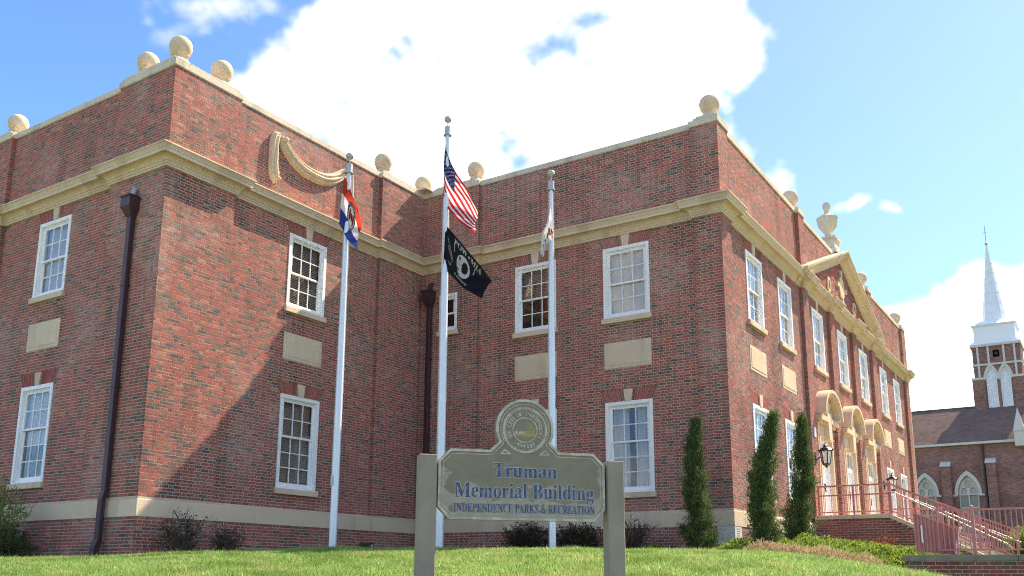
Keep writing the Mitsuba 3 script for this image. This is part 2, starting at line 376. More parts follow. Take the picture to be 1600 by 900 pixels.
def ground(x, y):
    x, y = np.asarray(x, float), np.asarray(y, float)
    dx, dy = x - CAM[0], y - CAM[1]
    df, X = dx * FW[0] + dy * FW[1], dx * RT[0] + dy * RT[1]
    z = np.interp(df, KD, KZ)
    z = np.where(z > 0, z * (1 - .52 * sm(-2.5, -9.5, X) - 0 * X), z)
    z = z - (.28 * sm(3.9, 7.0, X) + .5 * sm(6.2, 7.6, X)) * (1 - sm(17.3, 19.5, df)) * sm(8, 14, df)
    return z + .02 * (meshkit.noise(np.stack([x * .7, y * .7, x * 0], -1)) - .5)
GLYPHS = {'T':(126,[[[(3,136),(122,136),(122,95),(117,95),(114,109),(104,123),(92,128),(78,128),(79,15),(85,7),(98,5),(98,0),(27,0),(27,5),(41,8),(46,16),(46,128),(38,129),(22,123),(16,117),(11,107),(9,95),(3,95)]]]),'r':(86,[[[(5,0),(5,5),(14,7),(16,15),(16,77),(14,85),(6,87),(6,92),(43,92),(44,78),(55,90),(62,94),(75,95),(80,93),(86,84),(86,74),(83,69),(77,66),(70,66),(67,67),(59,77),(54,77),(48,72),(45,65),(44,15),(47,7),(59,5),(59,0)]]]),'u':(112,[[[(3,94),(42,94),(42,22),(44,16),(49,13),(57,13),(65,17),(68,22),(68,81),(64,88),(56,89),(56,94),(96,94),(96,21),(97,16),(100,12),(107,11),(107,6),(86,4),(68,-1),(67,11),(58,4),(45,-1),(33,-1),(24,2),(18,8),(14,20),(13,83),(9,88),(3,89)]]]),'m':(165,[[[(5,0),(5,5),(9,5),(14,8),(16,16),(16,76),(14,84),(6,87),(6,92),(44,92),(45,82),(59,93),(77,95),(87,91),(96,79),(107,90),(119,95),(137,93),(145,86),(150,71),(150,12),(153,6),(160,5),(160,0),(112,0),(112,5),(119,6),(122,12),(122,71),(120,77),(116,80),(106,79),(97,70),(97,11),(100,6),(106,5),(106,0),(59,0),(59,5),(66,6),(69,12),(69,71),(67,77),(63,80),(53,79),(44,69),(44,11),(47,6),(53,5),(53,0)]]]),'a':(102,[[[(6,25),(11,36),(19,43),(35,51),(59,59),(58,82),(54,88),(48,90),(39,90),(31,85),(37,72),(36,66),(32,61),(28,59),(18,59),(14,61),(10,67),(10,78),(17,88),(34,96),(58,97),(71,94),(82,86),(87,73),(87,16),(90,12),(96,14),(98,11),(96,7),(85,0),(71,-1),(65,1),(59,10),(40,0),(23,-1),(15,2),(9,8),(6,15)],[(35,30),(37,16),(43,12),(53,15),(59,20),(59,51),(46,47),(38,40)]]]),'n':(113,[[[(5,5),(9,5),(14,8),(16,16),(16,76),(14,84),(6,87),(6,92),(44,92),(45,82),(56,91),(67,95),(82,94),(91,89),(98,74),(98,15),(101,7),(108,5),(108,0),(60,0),(60,5),(68,7),(70,13),(70,71),(68,77),(64,80),(54,79),(44,69),(44,12),(47,6),(54,5),(54,0),(5,0)]]]),'M':(189,[[[(4,0),(4,5),(10,5),(17,8),(22,16),(22,121),(17,128),(4,130),(4,135),(56,134),(94,45),(98,50),(133,134),(184,135),(184,130),(176,129),(171,126),(167,118),(167,16),(171,7),(184,5),(184,0),(118,0),(118,5),(130,7),(135,16),(134,111),(130,106),(86,0),(80,0),(78,4),(36,105),(34,110),(31,110),(32,15),(38,7),(50,5),(50,0)]]]),'e':(90,[[[(6,38),(6,58),(10,72),(18,84),(25,90),(36,95),(53,96),(66,92),(77,82),(83,68),(84,51),(35,50),(38,30),(42,22),(49,17),(63,15),(73,19),(80,27),(85,24),(76,11),(67,4),(52,-1),(39,-1),(26,4),(12,19)],[(35,60),(60,60),(59,80),(54,89),(46,90),(39,86),(35,74)]]]),'o':(100,[[[(6,37),(6,59),(10,72),(20,86),(32,94),(43,97),(57,97),(68,94),(84,82),(91,70),(94,59),(94,37),(91,26),(84,14),(68,2),(57,-1),(43,-1),(28,4),(14,17)],[(35,28),(37,16),(42,7),(53,5),(61,10),(65,25),(65,69),(60,86),(53,91),(42,89),(37,79),(35,67)]]]),'i':(59,[[[(5,5),(14,7),(16,15),(16,77),(14,85),(6,87),(6,92),(44,92),(44,13),(47,6),(54,5),(54,0),(5,0)]],[[(15,119),(16,130),(20,135),(26,138),(37,137),(42,133),(45,127),(44,116),(40,111),(34,108),(21,110)]]]),'l':(59,[[[(5,5),(14,7),(16,15),(16,120),(14,128),(6,130),(6,135),(44,135),(44,13),(47,6),(54,5),(54,0),(5,0)]]]),'B':(132,[[[(5,0),(5,5),(18,8),(22,17),(22,118),(20,124),(16,129),(5,130),(5,135),(78,135),(95,132),(108,126),(115,118),(118,109),(116,92),(108,82),(90,73),(109,66),(121,55),(124,48),(125,37),(123,26),(119,18),(108,8),(89,1)],[(54,16),(59,8),(71,7),(82,11),(87,19),(90,35),(89,49),(85,60),(74,67),(66,69),(54,68)],[(54,76),(63,75),(72,77),(82,86),(85,98),(84,114),(79,125),(73,128),(61,129),(55,125)]]]),'d':(110,[[[(6,36),(6,57),(8,67),(12,77),(20,88),(31,95),(38,97),(53,96),(64,88),(66,88),(66,125),(60,131),(52,132),(52,137),(95,137),(95,18),(99,11),(105,10),(105,5),(89,4),(66,-1),(65,9),(51,0),(32,0),(21,6),(14,14)],[(35,36),(38,20),(43,12),(53,10),(63,16),(66,23),(66,76),(57,85),(46,85),(38,75),(35,59)]]]),'g':(97,[[[(4,-25),(6,-16),(18,-8),(8,2),(8,15),(16,25),(28,32),(18,38),(8,51),(7,70),(12,80),(21,88),(39,94),(55,94),(69,90),(94,90),(94,79),(82,78),(87,64),(86,51),(82,43),(69,33),(58,30),(39,30),(34,28),(30,22),(30,18),(37,14),(65,14),(77,12),(86,8),(91,3),(94,-6),(94,-17),(88,-29),(82,-34),(67,-40),(33,-42),(14,-37),(6,-30)],[(22,-24),(27,-31),(35,-34),(57,-35),(74,-30),(78,-24),(78,-17),(74,-13),(68,-11),(29,-11),(23,-17)],[(34,53),(36,44),(42,37),(49,36),(56,41),(59,50),(59,74),(56,83),(52,87),(44,88),(37,82),(34,71)]]]),'I':(78,[[[(4,0),(4,5),(16,8),(22,16),(22,122),(15,129),(4,130),(4,135),(73,135),(73,130),(59,128),(55,122),(54,117),(54,21),(57,10),(63,7),(73,5),(73,0)]]]),'N':(147,[[[(5,0),(5,5),(15,6),(21,10),(23,21),(23,114),(11,129),(5,130),(5,135),(47,135),(115,53),(116,120),(110,128),(99,130),(99,135),(143,135),(143,130),(131,128),(126,120),(126,-3),(120,-3),(115,2),(33,100),(32,16),(36,8),(50,5),(50,0)]]]),'D':(148,[[[(4,131),(4,136),(77,136),(101,131),(121,119),(130,108),(135,98),(139,81),(139,54),(137,43),(133,32),(126,21),(110,8),(88,1),(6,0),(6,5),(17,7),(22,16),(22,118),(20,124),(16,129)],[(54,17),(56,10),(62,7),(72,7),(82,10),(95,22),(103,45),(104,84),(99,106),(94,116),(86,124),(72,129),(59,128),(54,119)]]]),'E':(132,[[[(4,0),(4,5),(16,7),(22,15),(22,119),(16,129),(5,130),(5,135),(119,135),(119,95),(114,95),(111,108),(107,116),(102,121),(93,125),(79,128),(62,128),(56,125),(54,118),(55,73),(68,74),(75,77),(82,87),(86,102),(91,102),(91,35),(85,36),(83,50),(75,62),(67,65),(55,66),(54,18),(56,11),(63,8),(90,10),(107,18),(117,30),(122,42),(128,42),(120,0)]]]),'P':(124,[[[(5,0),(5,5),(16,7),(22,16),(22,119),(17,128),(5,130),(5,135),(79,135),(97,132),(109,126),(118,116),(122,103),(121,88),(114,75),(102,66),(89,62),(54,60),(55,14),(60,7),(72,5),(72,0)],[(54,69),(66,68),(74,70),(81,74),(86,85),(86,111),(83,120),(73,127),(61,128),(56,126),(54,121)]]]),'C':(139,[[[(8,59),(8,81),(14,103),(22,116),(37,130),(51,137),(68,141),(90,140),(112,132),(118,132),(123,135),(125,141),(130,141),(130,94),(124,95),(116,113),(101,128),(89,133),(74,134),(61,129),(52,118),(46,103),(43,85),(43,56),(45,43),(48,33),(56,19),(72,10),(88,9),(108,16),(129,33),(133,27),(116,10),(105,4),(86,-1),(67,-1),(48,4),(34,12),(22,24),(12,42)]]]),'A':(130,[[[(-3,5),(5,7),(11,14),(59,134),(62,139),(66,139),(114,26),(123,8),(132,5),(132,0),(68,0),(68,5),(78,6),(84,11),(82,23),(74,40),(32,40),(30,39),(22,13),(24,8),(29,6),(38,5),(38,0),(-3,0)],[(35,50),(36,48),(71,49),(53,92),(51,91)]]]),'R':(141,[[[(5,0),(5,5),(16,7),(22,16),(22,119),(17,128),(5,130),(5,135),(87,134),(105,129),(116,122),(120,117),(124,106),(123,88),(115,76),(95,65),(129,13),(137,6),(143,5),(143,0),(100,0),(59,63),(54,62),(55,14),(60,7),(72,5),(72,0)],[(54,70),(67,69),(75,71),(86,79),(89,86),(89,112),(86,120),(78,126),(62,128),(55,123)]]]),'K':(152,[[[(5,0),(5,5),(16,7),(22,15),(22,120),(16,128),(5,130),(5,135),(72,135),(72,130),(59,127),(55,121),(55,71),(103,120),(104,124),(102,128),(87,130),(87,135),(145,135),(145,130),(131,128),(115,119),(81,84),(135,16),(145,7),(155,5),(155,0),(84,0),(84,5),(97,6),(99,12),(60,62),(54,57),(55,15),(59,8),(66,5),(72,5),(72,0)]]]),'S':(116,[[[(13,49),(19,49),(27,25),(40,11),(53,6),(64,6),(78,13),(83,24),(81,38),(69,49),(41,62),(23,76),(15,93),(15,109),(22,126),(37,138),(48,141),(63,141),(91,135),(95,141),(101,141),(101,97),(96,97),(88,117),(78,128),(69,133),(62,135),(49,134),(38,126),(36,121),(37,108),(44,99),(87,78),(102,64),(107,49),(107,35),(100,17),(88,6),(72,0),(49,-1),(23,5),(18,-1),(13,-1)]]]),'O':(156,[[[(8,63),(8,77),(11,93),(21,113),(31,124),(42,132),(59,139),(70,141),(88,141),(102,138),(125,125),(139,108),(145,95),(148,82),(147,53),(142,38),(134,25),(116,9),(101,2),(86,-1),(69,-1),(55,2),(33,14),(17,33),(11,47)],[(43,61),(49,30),(55,18),(63,10),(74,6),(83,6),(92,9),(102,17),(107,27),(111,41),(113,82),(107,111),(96,128),(86,133),(73,134),(64,131),(55,124),(49,112),(45,98)]]]),'&':(146,[[[(11,28),(11,47),(16,59),(27,70),(40,79),(25,102),(24,119),(28,130),(36,138),(44,142),(53,144),(73,143),(83,139),(91,131),(95,122),(95,106),(88,92),(69,75),(105,41),(109,44),(114,54),(119,71),(137,71),(132,53),(118,29),(146,0),(122,0),(105,17),(92,8),(76,1),(65,-1),(41,0),(23,8),(15,17)],[(29,34),(36,21),(51,15),(64,15),(76,18),(87,23),(93,29),(52,67),(34,55),(30,47)],[(41,110),(46,97),(57,87),(73,98),(78,109),(78,116),(74,124),(70,127),(66,129),(54,129),(43,121)]]]),'W':(182,[[[(-5,130),(-5,135),(54,135),(54,130),(46,129),(42,126),(42,117),(67,48),(89,104),(82,125),(76,129),(68,130),(68,135),(131,135),(131,130),(120,128),(117,124),(117,120),(139,55),(141,53),(163,116),(162,126),(155,130),(150,130),(150,135),(186,135),(186,130),(178,127),(172,115),(133,-3),(127,-3),(126,-1),(98,81),(94,88),(59,1),(57,-3),(50,-3),(9,119),(4,128)]]]),'Y':(127,[[[(-4,130),(-4,135),(62,135),(62,130),(54,130),(47,127),(47,120),(74,69),(99,108),(104,119),(102,127),(94,130),(88,130),(88,135),(131,135),(131,130),(122,127),(116,119),(80,60),(80,16),(86,7),(98,5),(98,0),(30,0),(30,5),(42,7),(47,14),(48,52),(10,122),(3,128)]]]),'H':(156,[[[(5,0),(5,5),(16,7),(22,16),(22,119),(17,128),(5,130),(5,135),(72,135),(72,130),(62,129),(55,122),(55,75),(102,76),(101,122),(94,129),(84,130),(84,135),(151,135),(151,130),(139,128),(134,119),(134,17),(139,7),(151,5),(151,0),(84,0),(84,5),(96,7),(101,14),(101,66),(54,65),(55,14),(60,7),(72,5),(72,0)]]]),'F':(120,[[[(4,130),(4,135),(117,135),(117,95),(112,95),(110,106),(103,119),(92,125),(78,128),(61,128),(57,127),(54,121),(55,73),(66,74),(75,78),(82,90),(84,102),(90,103),(90,35),(85,35),(81,52),(74,62),(62,66),(54,65),(55,14),(61,7),(76,5),(76,0),(5,0),(5,5),(17,8),(22,18),(22,118),(17,127)]]]),'U':(147,[[[(4,133),(4,138),(72,138),(71,133),(58,130),(54,123),(54,35),(59,20),(65,13),(76,9),(88,9),(102,14),(110,21),(115,33),(117,44),(117,120),(113,130),(104,133),(98,133),(98,138),(141,138),(141,133),(130,130),(126,122),(125,39),(118,18),(109,8),(90,0),(64,-1),(46,3),(31,14),(25,25),(22,38),(22,120),(18,130),(10,133)]]]),'G':(151,[[[(8,63),(9,85),(13,99),(23,116),(37,129),(48,135),(68,140),(91,139),(113,131),(118,131),(125,140),(130,140),(130,93),(124,94),(116,112),(99,128),(84,133),(71,132),(59,126),(49,110),(44,88),(43,66),(46,41),(53,23),(63,12),(77,6),(88,6),(96,9),(102,19),(101,48),(96,54),(82,56),(82,61),(149,61),(149,56),(140,55),(134,50),(132,10),(113,3),(90,-1),(70,-1),(49,4),(33,13),(19,28),(11,46)]]])}
# ================================================================ the lawn
gx = np.unique(np.concatenate([np.linspace(-400, -40, 10), np.linspace(-40, 40, 81), np.linspace(40, 400, 10)]))
gd = np.unique(np.concatenate([[-400, -200, -80, -40], np.linspace(-20, 8, 15), np.linspace(8, 24, 49), np.linspace(26, 60, 12), [90, 150, 300, 500]]))
DD, XX = np.meshgrid(gd, gx, indexing='ij')
px_, py_ = CAM[0] + DD * FW[0] + XX * RT[0], CAM[1] + DD * FW[1] + XX * RT[1]
nv = np.stack([px_, py_, ground(px_, py_)], -1).reshape(-1, 3)
ii, jj = np.meshgrid(np.arange(len(gd) - 1), np.arange(len(gx) - 1), indexing='ij')
k = len(gx)
qd = np.stack([ii * k + jj, ii * k + jj + 1, (ii + 1) * k + jj + 1, (ii + 1) * k + jj], -1).reshape(-1, 4)
obj('ground', (nv, qd), 'm_lawn', smooth=True)
tag('ground', 'gently swelling lawn that rises towards the brick building', 'ground', kind='structure')

def strip(name, d0, d1, lift, m, label):  # strips out of view, added so sunlit ground brightens the shaded walls
    Xs = np.linspace(-90, 90, 91); ds = np.array([d0, d1])
    D_, X_ = np.meshgrid(ds, Xs, indexing='ij')
    x, y = CAM[0] + D_ * FW[0] + X_ * RT[0], CAM[1] + D_ * FW[1] + X_ * RT[1]
    v = np.stack([x, y, np.full(x.shape, -1.62 + lift)], -1).reshape(-1, 3)
    q = np.array([(i, i + 91, i + 92, i + 1) for i in range(90)])
    obj(name, (v, q), m); tag(name, label, name, kind='structure')
strip('unseen_pavement', -3.2, 1.6, .03, 'm_walk', 'unseen pale concrete paving along the foot of the lawn, added to bounce sunlight')
strip('unseen_road', -16.0, -3.25, -.06, 'm_road', 'unseen worn grey street in front of the lawn, added to bounce sunlight')

# ================================================================ the brick building
b, c, D_END = 8.717, 9.028, 32.2
REC = .10                                    # the wall between the corner piers is set back this much
BOT, BELT0, BELT1, COR0, COR1, PAR = -.15, 1.115, 1.507, 8.50, 8.98, 10.87
MA, MB_, MC, MD = (frame((0, 0, 0), (1, 0, 0), (0, -1, 0)), frame((0, 0, 0), (0, 1, 0), (1, 0, 0)), frame((0, b, 0), (1, 0, 0), (0, -1, 0)), frame((c, 0, 0), (0, 1, 0), (1, 0, 0)))
A_END = -8.6
# (frame, from, to, is it a pier)
RUNS = {'A': (MA, [(A_END, -6.45, 1), (-6.45, -1.95, 0), (-1.95, 0, 1)]),
        'B': (MB_, [(0, 1.85, 1), (1.85, 6.87, 0), (6.87, b, 1)]),
        'C': (MC, [(0, 1.97, 1), (1.97, 8.33, 0), (8.33, c, 1)])}
PIL = [(15.55, 16.15), (18.65, 19.25), (21.75, 22.35), (24.85, 25.45)]
d_runs, at_ = [(b, 9.43, 1)], 9.43
for p0, p1 in PIL:
    d_runs += [(at_, p0, 0), (p0, p1, 1)]; at_ = p1
d_runs += [(at_, 31.5, 0), (31.5, D_END, 1)]
RUNS['D'] = (MD, d_runs)
PARAPET_D = [(b, 9.43, 1), (9.43, 15.55, 0), (15.55, 16.15, 1), (16.15, 24.85, 0), (24.85, 25.45, 1), (25.45, 31.5, 0), (31.5, D_END, 1)]

bld = thing('brick_building', 'two storey red brick civic building with cream stone cornice and ball finials', 'building')
UP0, UPH, LO0, LOH = 6.34, 1.87, 1.97, 2.23
WIN = {'A': [(-4.18, UP0, UPH), (-4.18, LO0, LOH)], 'B': [(4.29, UP0, UPH), (4.29, LO0, LOH)],
       'C': [(3.79, UP0, UPH), (6.46, UP0, UPH), (3.79, LO0, LOH), (6.46, LO0, LOH)],
       'D': [(u, UP0, UPH) for u in (11.3, 13.95, 17.4, 20.5, 23.6, 27.1, 29.75)] + [(u, LO0, LOH) for u in (11.3, 13.95, 27.1, 29.75)]}
DOORS = [17.4, 20.5, 23.6]
WW, SW = 1.28, 1.285
SMALL = (.97, 6.72, 1.08, .62)               # the narrow window in the pier beside the inner corner

def lintel_poly(u, z, w=WW, h=.30): return Polygon([(u - w / 2 - .01, z), (u + w / 2 + .01, z), (u + w / 2 + .135, z + h), (u - w / 2 - .135, z + h)])

def holes(key):
    hs = []
    for u, z, h in WIN[key]:
        hs.append(sbox(u - WW / 2, z - .14, u + WW / 2, z + h))
        hs.append(lintel_poly(u, z + h - .001))
        if z > 5 and not (key == 'D' and 16 < u < 25): hs.append(sbox(u - .64, 5.05, u + .64, 5.70))
    if key == 'C': hs.append(sbox(SMALL[0] - .31, SMALL[1] - .12, SMALL[0] + .31, SMALL[1] + SMALL[2]))
    if key == 'D':
        for u in DOORS: hs.append(sbox(u - .86, 1.5, u + .86, 4.75))
    return shapely.union_all(hs)

# --- mortar body: the wall itself, 9 mm behind the brick faces
wall = MB()
def body(M, u0, u1, z0, z1, wf, key, depth):
    poly = sbox(u0, z0, u1, z1).difference(HOLES[key])
    m = extrude(poly, depth, wf - depth)
    wall.add(xf(M, np.array(m.vertices)), np.array(m.faces))
HOLES = {k_: holes(k_) for k_ in 'ABCD'}
for key, (M, runs) in RUNS.items():
    lo, hi = runs[0][0], runs[-1][1]
    cl, cr = (.02 if key in 'BD' else 0), (.02 if key in 'AC' else 0)
    body(M, lo + cl * 6, hi - cr * 6, BELT1 - .03, PAR, -REC - .0045, key, .24)
    body(M, lo + cl, hi - cr, BOT, BELT1 - .03, -.0045, key, .33)
    for u0, u1, pier in runs:
        if pier: body(M, u0 + (0 if (key, u0) == ('C', 0) else .008), u1 - (-.05 if (key, u1) == ('B', b) else .008), BELT1 - .03, PAR if (key != 'D' or u1 < 10 or u1 > 31 or u0 in (15.55, 24.85)) else COR1, -.0045, key, .09)
obj('wall', wall.get(), 'm_mortar', bld)

# --- bricks, Flemish bond
rng = np.random.default_rng(7)
H_, J = .0677, .0125
STR, HEA = .2025, .0965
PER = STR + HEA + 2 * J


def lay(u0, u1, z0, z1, blocked, phase=0.0, flemish=True, skew=None):
    """Bricks (n, 4: u0, u1, z0, z1) that fill a rectangle, less what is blocked (a polygon, tested per course)."""
    out = []
    rows = int(round((z1 - z0) / H_))
    h = (z1 - z0) / max(rows, 1)
    pb = shapely.prepared.prep(blocked) if blocked is not None and not blocked.is_empty else None
    for i in range(rows):
        za, zb = z0 + i * h + J / 2, z0 + (i + 1) * h - J / 2
        zc = (za + zb) / 2
        free = [(u0, u1)]
        if skew is not None: free = [(u0, min(u1, skew(zb)))]
        if pb is not None:
            line = shapely.LineString([(u0, zc), (u1, zc)])
            if pb.intersects(line):
                cut = line.difference(blocked)
                free = [(g.bounds[0], g.bounds[2]) for g in getattr(cut, 'geoms', [cut]) if not g.is_empty and g.length > .03]
        off = phase + (PER / 2 if i % 2 else 0) if flemish else phase + ((STR + J) / 2 if i % 2 else 0)
        for a, e in free:
            if e - a < .03: continue
            a, e = a + .002, e - .002
            per = PER if flemish else STR + J
            i0 = len(out)
            n0, n1 = int(math.floor((a - off) / per)) - 1, int(math.ceil((e - off) / per)) + 1
            for n in range(n0, n1):
                s = off + n * per
                for x0, x1 in (((s, s + STR), (s + STR + J, s + STR + J + HEA)) if flemish else ((s, s + STR),)):
                    q0, q1 = max(x0, a), min(x1, e)
                    if x0 < a and a - x0 < .0: q0 = a
                    if q1 - q0 > .022:
                        if 0 < a - x0 and q1 - q0 < .03: continue
                        out.append((q0, q1, za, zb))
            if len(out) > i0:                       # closers: no sliver of mortar at the ends of a run
                f_, l_ = out[i0], out[-1]
                if f_[0] > a + .001: out[i0] = (a, *f_[1:])
                l_ = out[-1]
                if l_[1] < e - .001: out[-1] = (l_[0], e, *l_[2:])
    return np.array(out) if out else np.zeros((0, 4))


BF = [(0, 1, 2), (0, 2, 3)]
for q in range(4):
    r_ = (q + 1) % 4
    BF += [(q, 4 + q, 4 + r_), (q, 4 + r_, r_), (4 + q, 8 + q, 8 + r_), (4 + q, 8 + r_, 4 + r_)]
BF = np.array(BF)


def brick_verts(B, wf, depth, M):
    """(n, 12, 3) vertices: a face with a worn arris, sides that run back into the mortar."""
    n = len(B)
    wob = rng.normal(0, .0007, n)
    sz = rng.normal(0, .0008, (n, 4))
    u0, u1, z0, z1 = B[:, 0] + np.abs(sz[:, 0]), B[:, 1] - np.abs(sz[:, 1]), B[:, 2] + sz[:, 2], B[:, 3] + sz[:, 3]
    cx = .0013
    v = np.zeros((n, 12, 3))
    for r_, (ins, ww) in enumerate(((cx, wf + wob), (0, wf + wob - .0022), (0, np.full(n, wf - depth)))):
        for q, (uu, zz) in enumerate(((u0 + ins, z0 + ins), (u1 - ins, z0 + ins), (u1 - ins, z1 - ins), (u0 + ins, z1 - ins))):
            v[:, 4 * r_ + q, 0], v[:, 4 * r_ + q, 1], v[:, 4 * r_ + q, 2] = uu, zz, ww
    v[:, :4, 2] += rng.normal(0, .00025, (n, 4))
    return v @ M[:3, :3].T + M[:3, 3]


all_v, all_r = [], []
def add_bricks(M, B, wf, depth):
    if len(B):
        all_v.append(brick_verts(B, wf, depth, M))
        all_r.append(np.stack([rng.random(len(B)), rng.random(len(B))], 1))
for key, (M, runs) in RUNS.items():
    lo, hi = runs[0][0], runs[-1][1]
    Hs = HOLES[key]
    if key == 'C': Hs0 = sbox(c - .40, .70, c + 1, BELT0 + .1)
    elif key == 'D': Hs0 = shapely.union_all([sbox(b - 1, .70, b + .45, BELT0 + .1), sbox(15.3, -1, 25.7, 2)])
    else: Hs0 = None
    add_bricks(M, lay(lo, hi, BELT0 - H_ * 19, BELT0, Hs0), 0.0, .03)
    par = PARAPET_D if key == 'D' else runs
    for u0, u1, pier in runs:
        ph = .13 * (u0 % 1)
        add_bricks(M, lay(u0, u1, BELT1, COR0 + .06, Hs, ph), 0.0 if pier else -REC, .098 if pier else .03)
    for u0, u1, pier in par:
        B_ = lay(u0, u1, COR1 - .06, PAR, None, .13 * (u0 % 1))
        add_bricks(M, B_, 0.0 if pier else -REC, .098 if pier else .03)
BV, BR = np.concatenate(all_v), np.concatenate(all_r)
ctr, edge = BV[:, :4].mean(1), BV[:, 1] - BV[:, 0]
area = np.linalg.norm(edge, axis=1)
nrm = np.cross(BV[:, 1] - BV[:, 0], BV[:, 3] - BV[:, 0]); nrm /= np.linalg.norm(nrm, axis=1, keepdims=True)
to = CAM - ctr; dist = np.linalg.norm(to, axis=1); to /= dist[:, None]
size = area * np.abs((nrm * to).sum(1)) / dist ** 2
off_x = ((ctr - CAM)[:, :2] @ RT) / ((ctr - CAM)[:, :2] @ FW)
size[(ctr[:, 2] < .45) | (np.abs(off_x) > .53) | ((nrm * to).sum(1) < 0)] = 0
first = np.argsort(-size)[:300]
rest = np.setdiff1d(np.arange(len(BV)), first)
for q in first:
    obj('brick', (BV[q], BF), 'm_brick', bld, uv=np.tile(BR[q], (12, 1)))
ff = (BF[None] + 12 * np.arange(len(rest))[:, None, None]).reshape(-1, 3)
bw = obj('brickwork', (BV[rest].reshape(-1, 3), ff), 'm_brick', bld, uv=np.repeat(BR[rest], 12, 0))
tag(bw, kind='stuff')

# --- plan outline, left to right as seen from the street
def plan(par=False):
    pts = [(A_END, 0), (-6.45, 0), (-6.45, REC), (-1.95, REC), (-1.95, 0), (0, 0), (0, 1.85), (-REC, 1.85), (-REC, 6.87), (0, 6.87), (0, b), (1.97, b), (1.97, b + REC), (8.33, b + REC), (8.33, b), (c, b)]
    for u0, u1, pier in (PARAPET_D if par else d_runs):
        x = c if pier else c - REC
        pts += [(x, u0), (x, u1)]
    out = [pts[0]]
    for p in pts[1:]:
        if np.hypot(p[0] - out[-1][0], p[1] - out[-1][1]) > 1e-6: out.append(p)
    return out

# belt course with a weathered top edge
base = [(A_END, 0), (0, 0), (0, b), (c, b), (c, D_END)]
prof = [(-.12, BELT0), (.012, BELT0), (.012, BELT1 - .055), (-REC - .004, BELT1 + .004), (-.12, BELT1 + .004)]
prof = [(-.13, BELT0), (.012, BELT0), (.012, BELT1 - .06), (-.095, BELT1 - .002), (-.13, BELT1 - .002)]
for sp in cut_path(base, stone_cuts(base, 1.75, 3)):
    obj('belt_stone', sweep(sp, prof), 'm_lime', bld)
# cornice
cprof = [(-.12, 8.50), (.045, 8.50), (.045, 8.545), (.065, 8.552), (.065, 8.60), (.085, 8.608), (.085, 8.625), (.105, 8.66), (.15, 8.70), (.215, 8.715), (.215, 8.705), (.255, 8.705), (.255, 8.775), (.268, 8.782), (.275, 8.81),
         (.305, 8.86), (.325, 8.868), (.325, 8.90), (-.12, 8.975)]
pp = plan()
for sp in cut_path(pp, stone_cuts(pp, 1.9, 5)):
    obj('cornice_stone', sweep(sp, cprof), 'm_lime', bld)
# coping of the parapet
kprof = [(-.34, PAR), (.018, PAR), (.018, PAR + .012), (.03, PAR + .016), (.03, PAR + .145), (.022, PAR + .155), (-.34, PAR + .155)]
pk = plan(True)
for sp in cut_path(pk, stone_cuts(pk, 1.9, 8)):
    obj('coping_stone', sweep(sp, kprof), 'm_coping', bld)
# raised stones on the piers
CT = PAR + .155
for x0, x1, y0, y1 in ((A_END, -6.52, -.025, .34), (-1.88, .025, -.025, .34), (-.34, .025, .36, 1.76), (-.34, .025, 6.95, b - .35), (.35, 1.88, b - .025, b + .34), (-.34, .33, b - .33, b + .34), (8.42, c + .025, b - .025, b + .34),
                       (c - .34, c + .025, b + .36, 9.34), (c - .34, c + .025, 15.6, 16.1), (c - .34, c + .025, 24.9, 25.4), (c - .34, c + .025, 31.55, D_END)):
    m = MB().box(x0, x1, y0, y1, CT + .002, CT + .045, .006)
    t_ = .07
    m.box(x0 + t_, x1 - t_, y0 + t_ * .2, y1 - t_ * .2, CT + .046, CT + .085, .006)
    obj('pier_cap', m.get(), 'm_coping', bld)
obj('roof', MB().box(A_END, c - .3, b + .3, 31.8, 10.2, 10.35).box(A_END, -.3, .3, b + .35, 10.2, 10.35).get(), 'm_roof', bld)
obj('rear_wall', MB().box(A_END - .2, A_END, .02, D_END, BOT, PAR).box(A_END, c - .02, D_END, D_END + .2, BOT, PAR).get(), 'm_mortar', bld)

# --- finials
ped = lathe([(.205, 0), (.205, .045), (.165, .075), (.130, .13), (.120, .20), (.122, .215), (.155, .24), (.155, .275), (.0, .275)], square=True)
ball = trimesh.creation.icosphere(4, .252)
ped_d, ball_d = mikit.ply(ped, 'm_lime'), mikit.ply(ball, 'm_lime', smooth=True)
SPOT = [(-6.85, .30), (-1.42, .28), (-.24, .26), (-.26, 1.42), (-.26, 7.15), (-.25, b + .26), (1.68, b + .27), (c - .27, b + .28), (c - .29, 15.85), (c - .29, 25.15), (c - .29, 31.85)]
for x, y in SPOT:
    k_ = numbered(bld + '__ball_finial')
    R_ = np.eye(4); R_[:3, 3] = (x, y, CT + .03)
    obj('pedestal', None, None, k_, dct=ped_d, M=R_)
    R2 = R_.copy(); R2[2, 3] += .445
    obj('ball', None, None, k_, dct=ball_d, M=R2)
# urn over the pediment
urn = numbered(bld + '__urn_finial')
UB = np.eye(4); UB[:3, 3] = (c - .30, 20.5, CT)
m = MB().box(-.34, .34, -.42, .42, 0, .12).box(-.27, .27, -.34, .34, .12, .52).box(-.33, .33, -.40, .40, .52, .60)
obj('plinth', m.get(), 'm_coping', urn, M=UB)
m = lathe([(0, .6), (.2, .6), (.2, .66), (.12, .72), (.10, .78), (.15, .84), (.16, .87), (.22, .95), (.31, 1.08), (.35, 1.24), (.345, 1.33), (.37, 1.36), (.37, 1.40), (.25, 1.47), (.12, 1.54), (.08, 1.60), (.09, 1.70), (.135, 1.80), (.14, 1.88), (.10, 1.97), (0, 2.0)], 28)
obj('vase', m, 'm_coping', urn, smooth=35, M=UB)

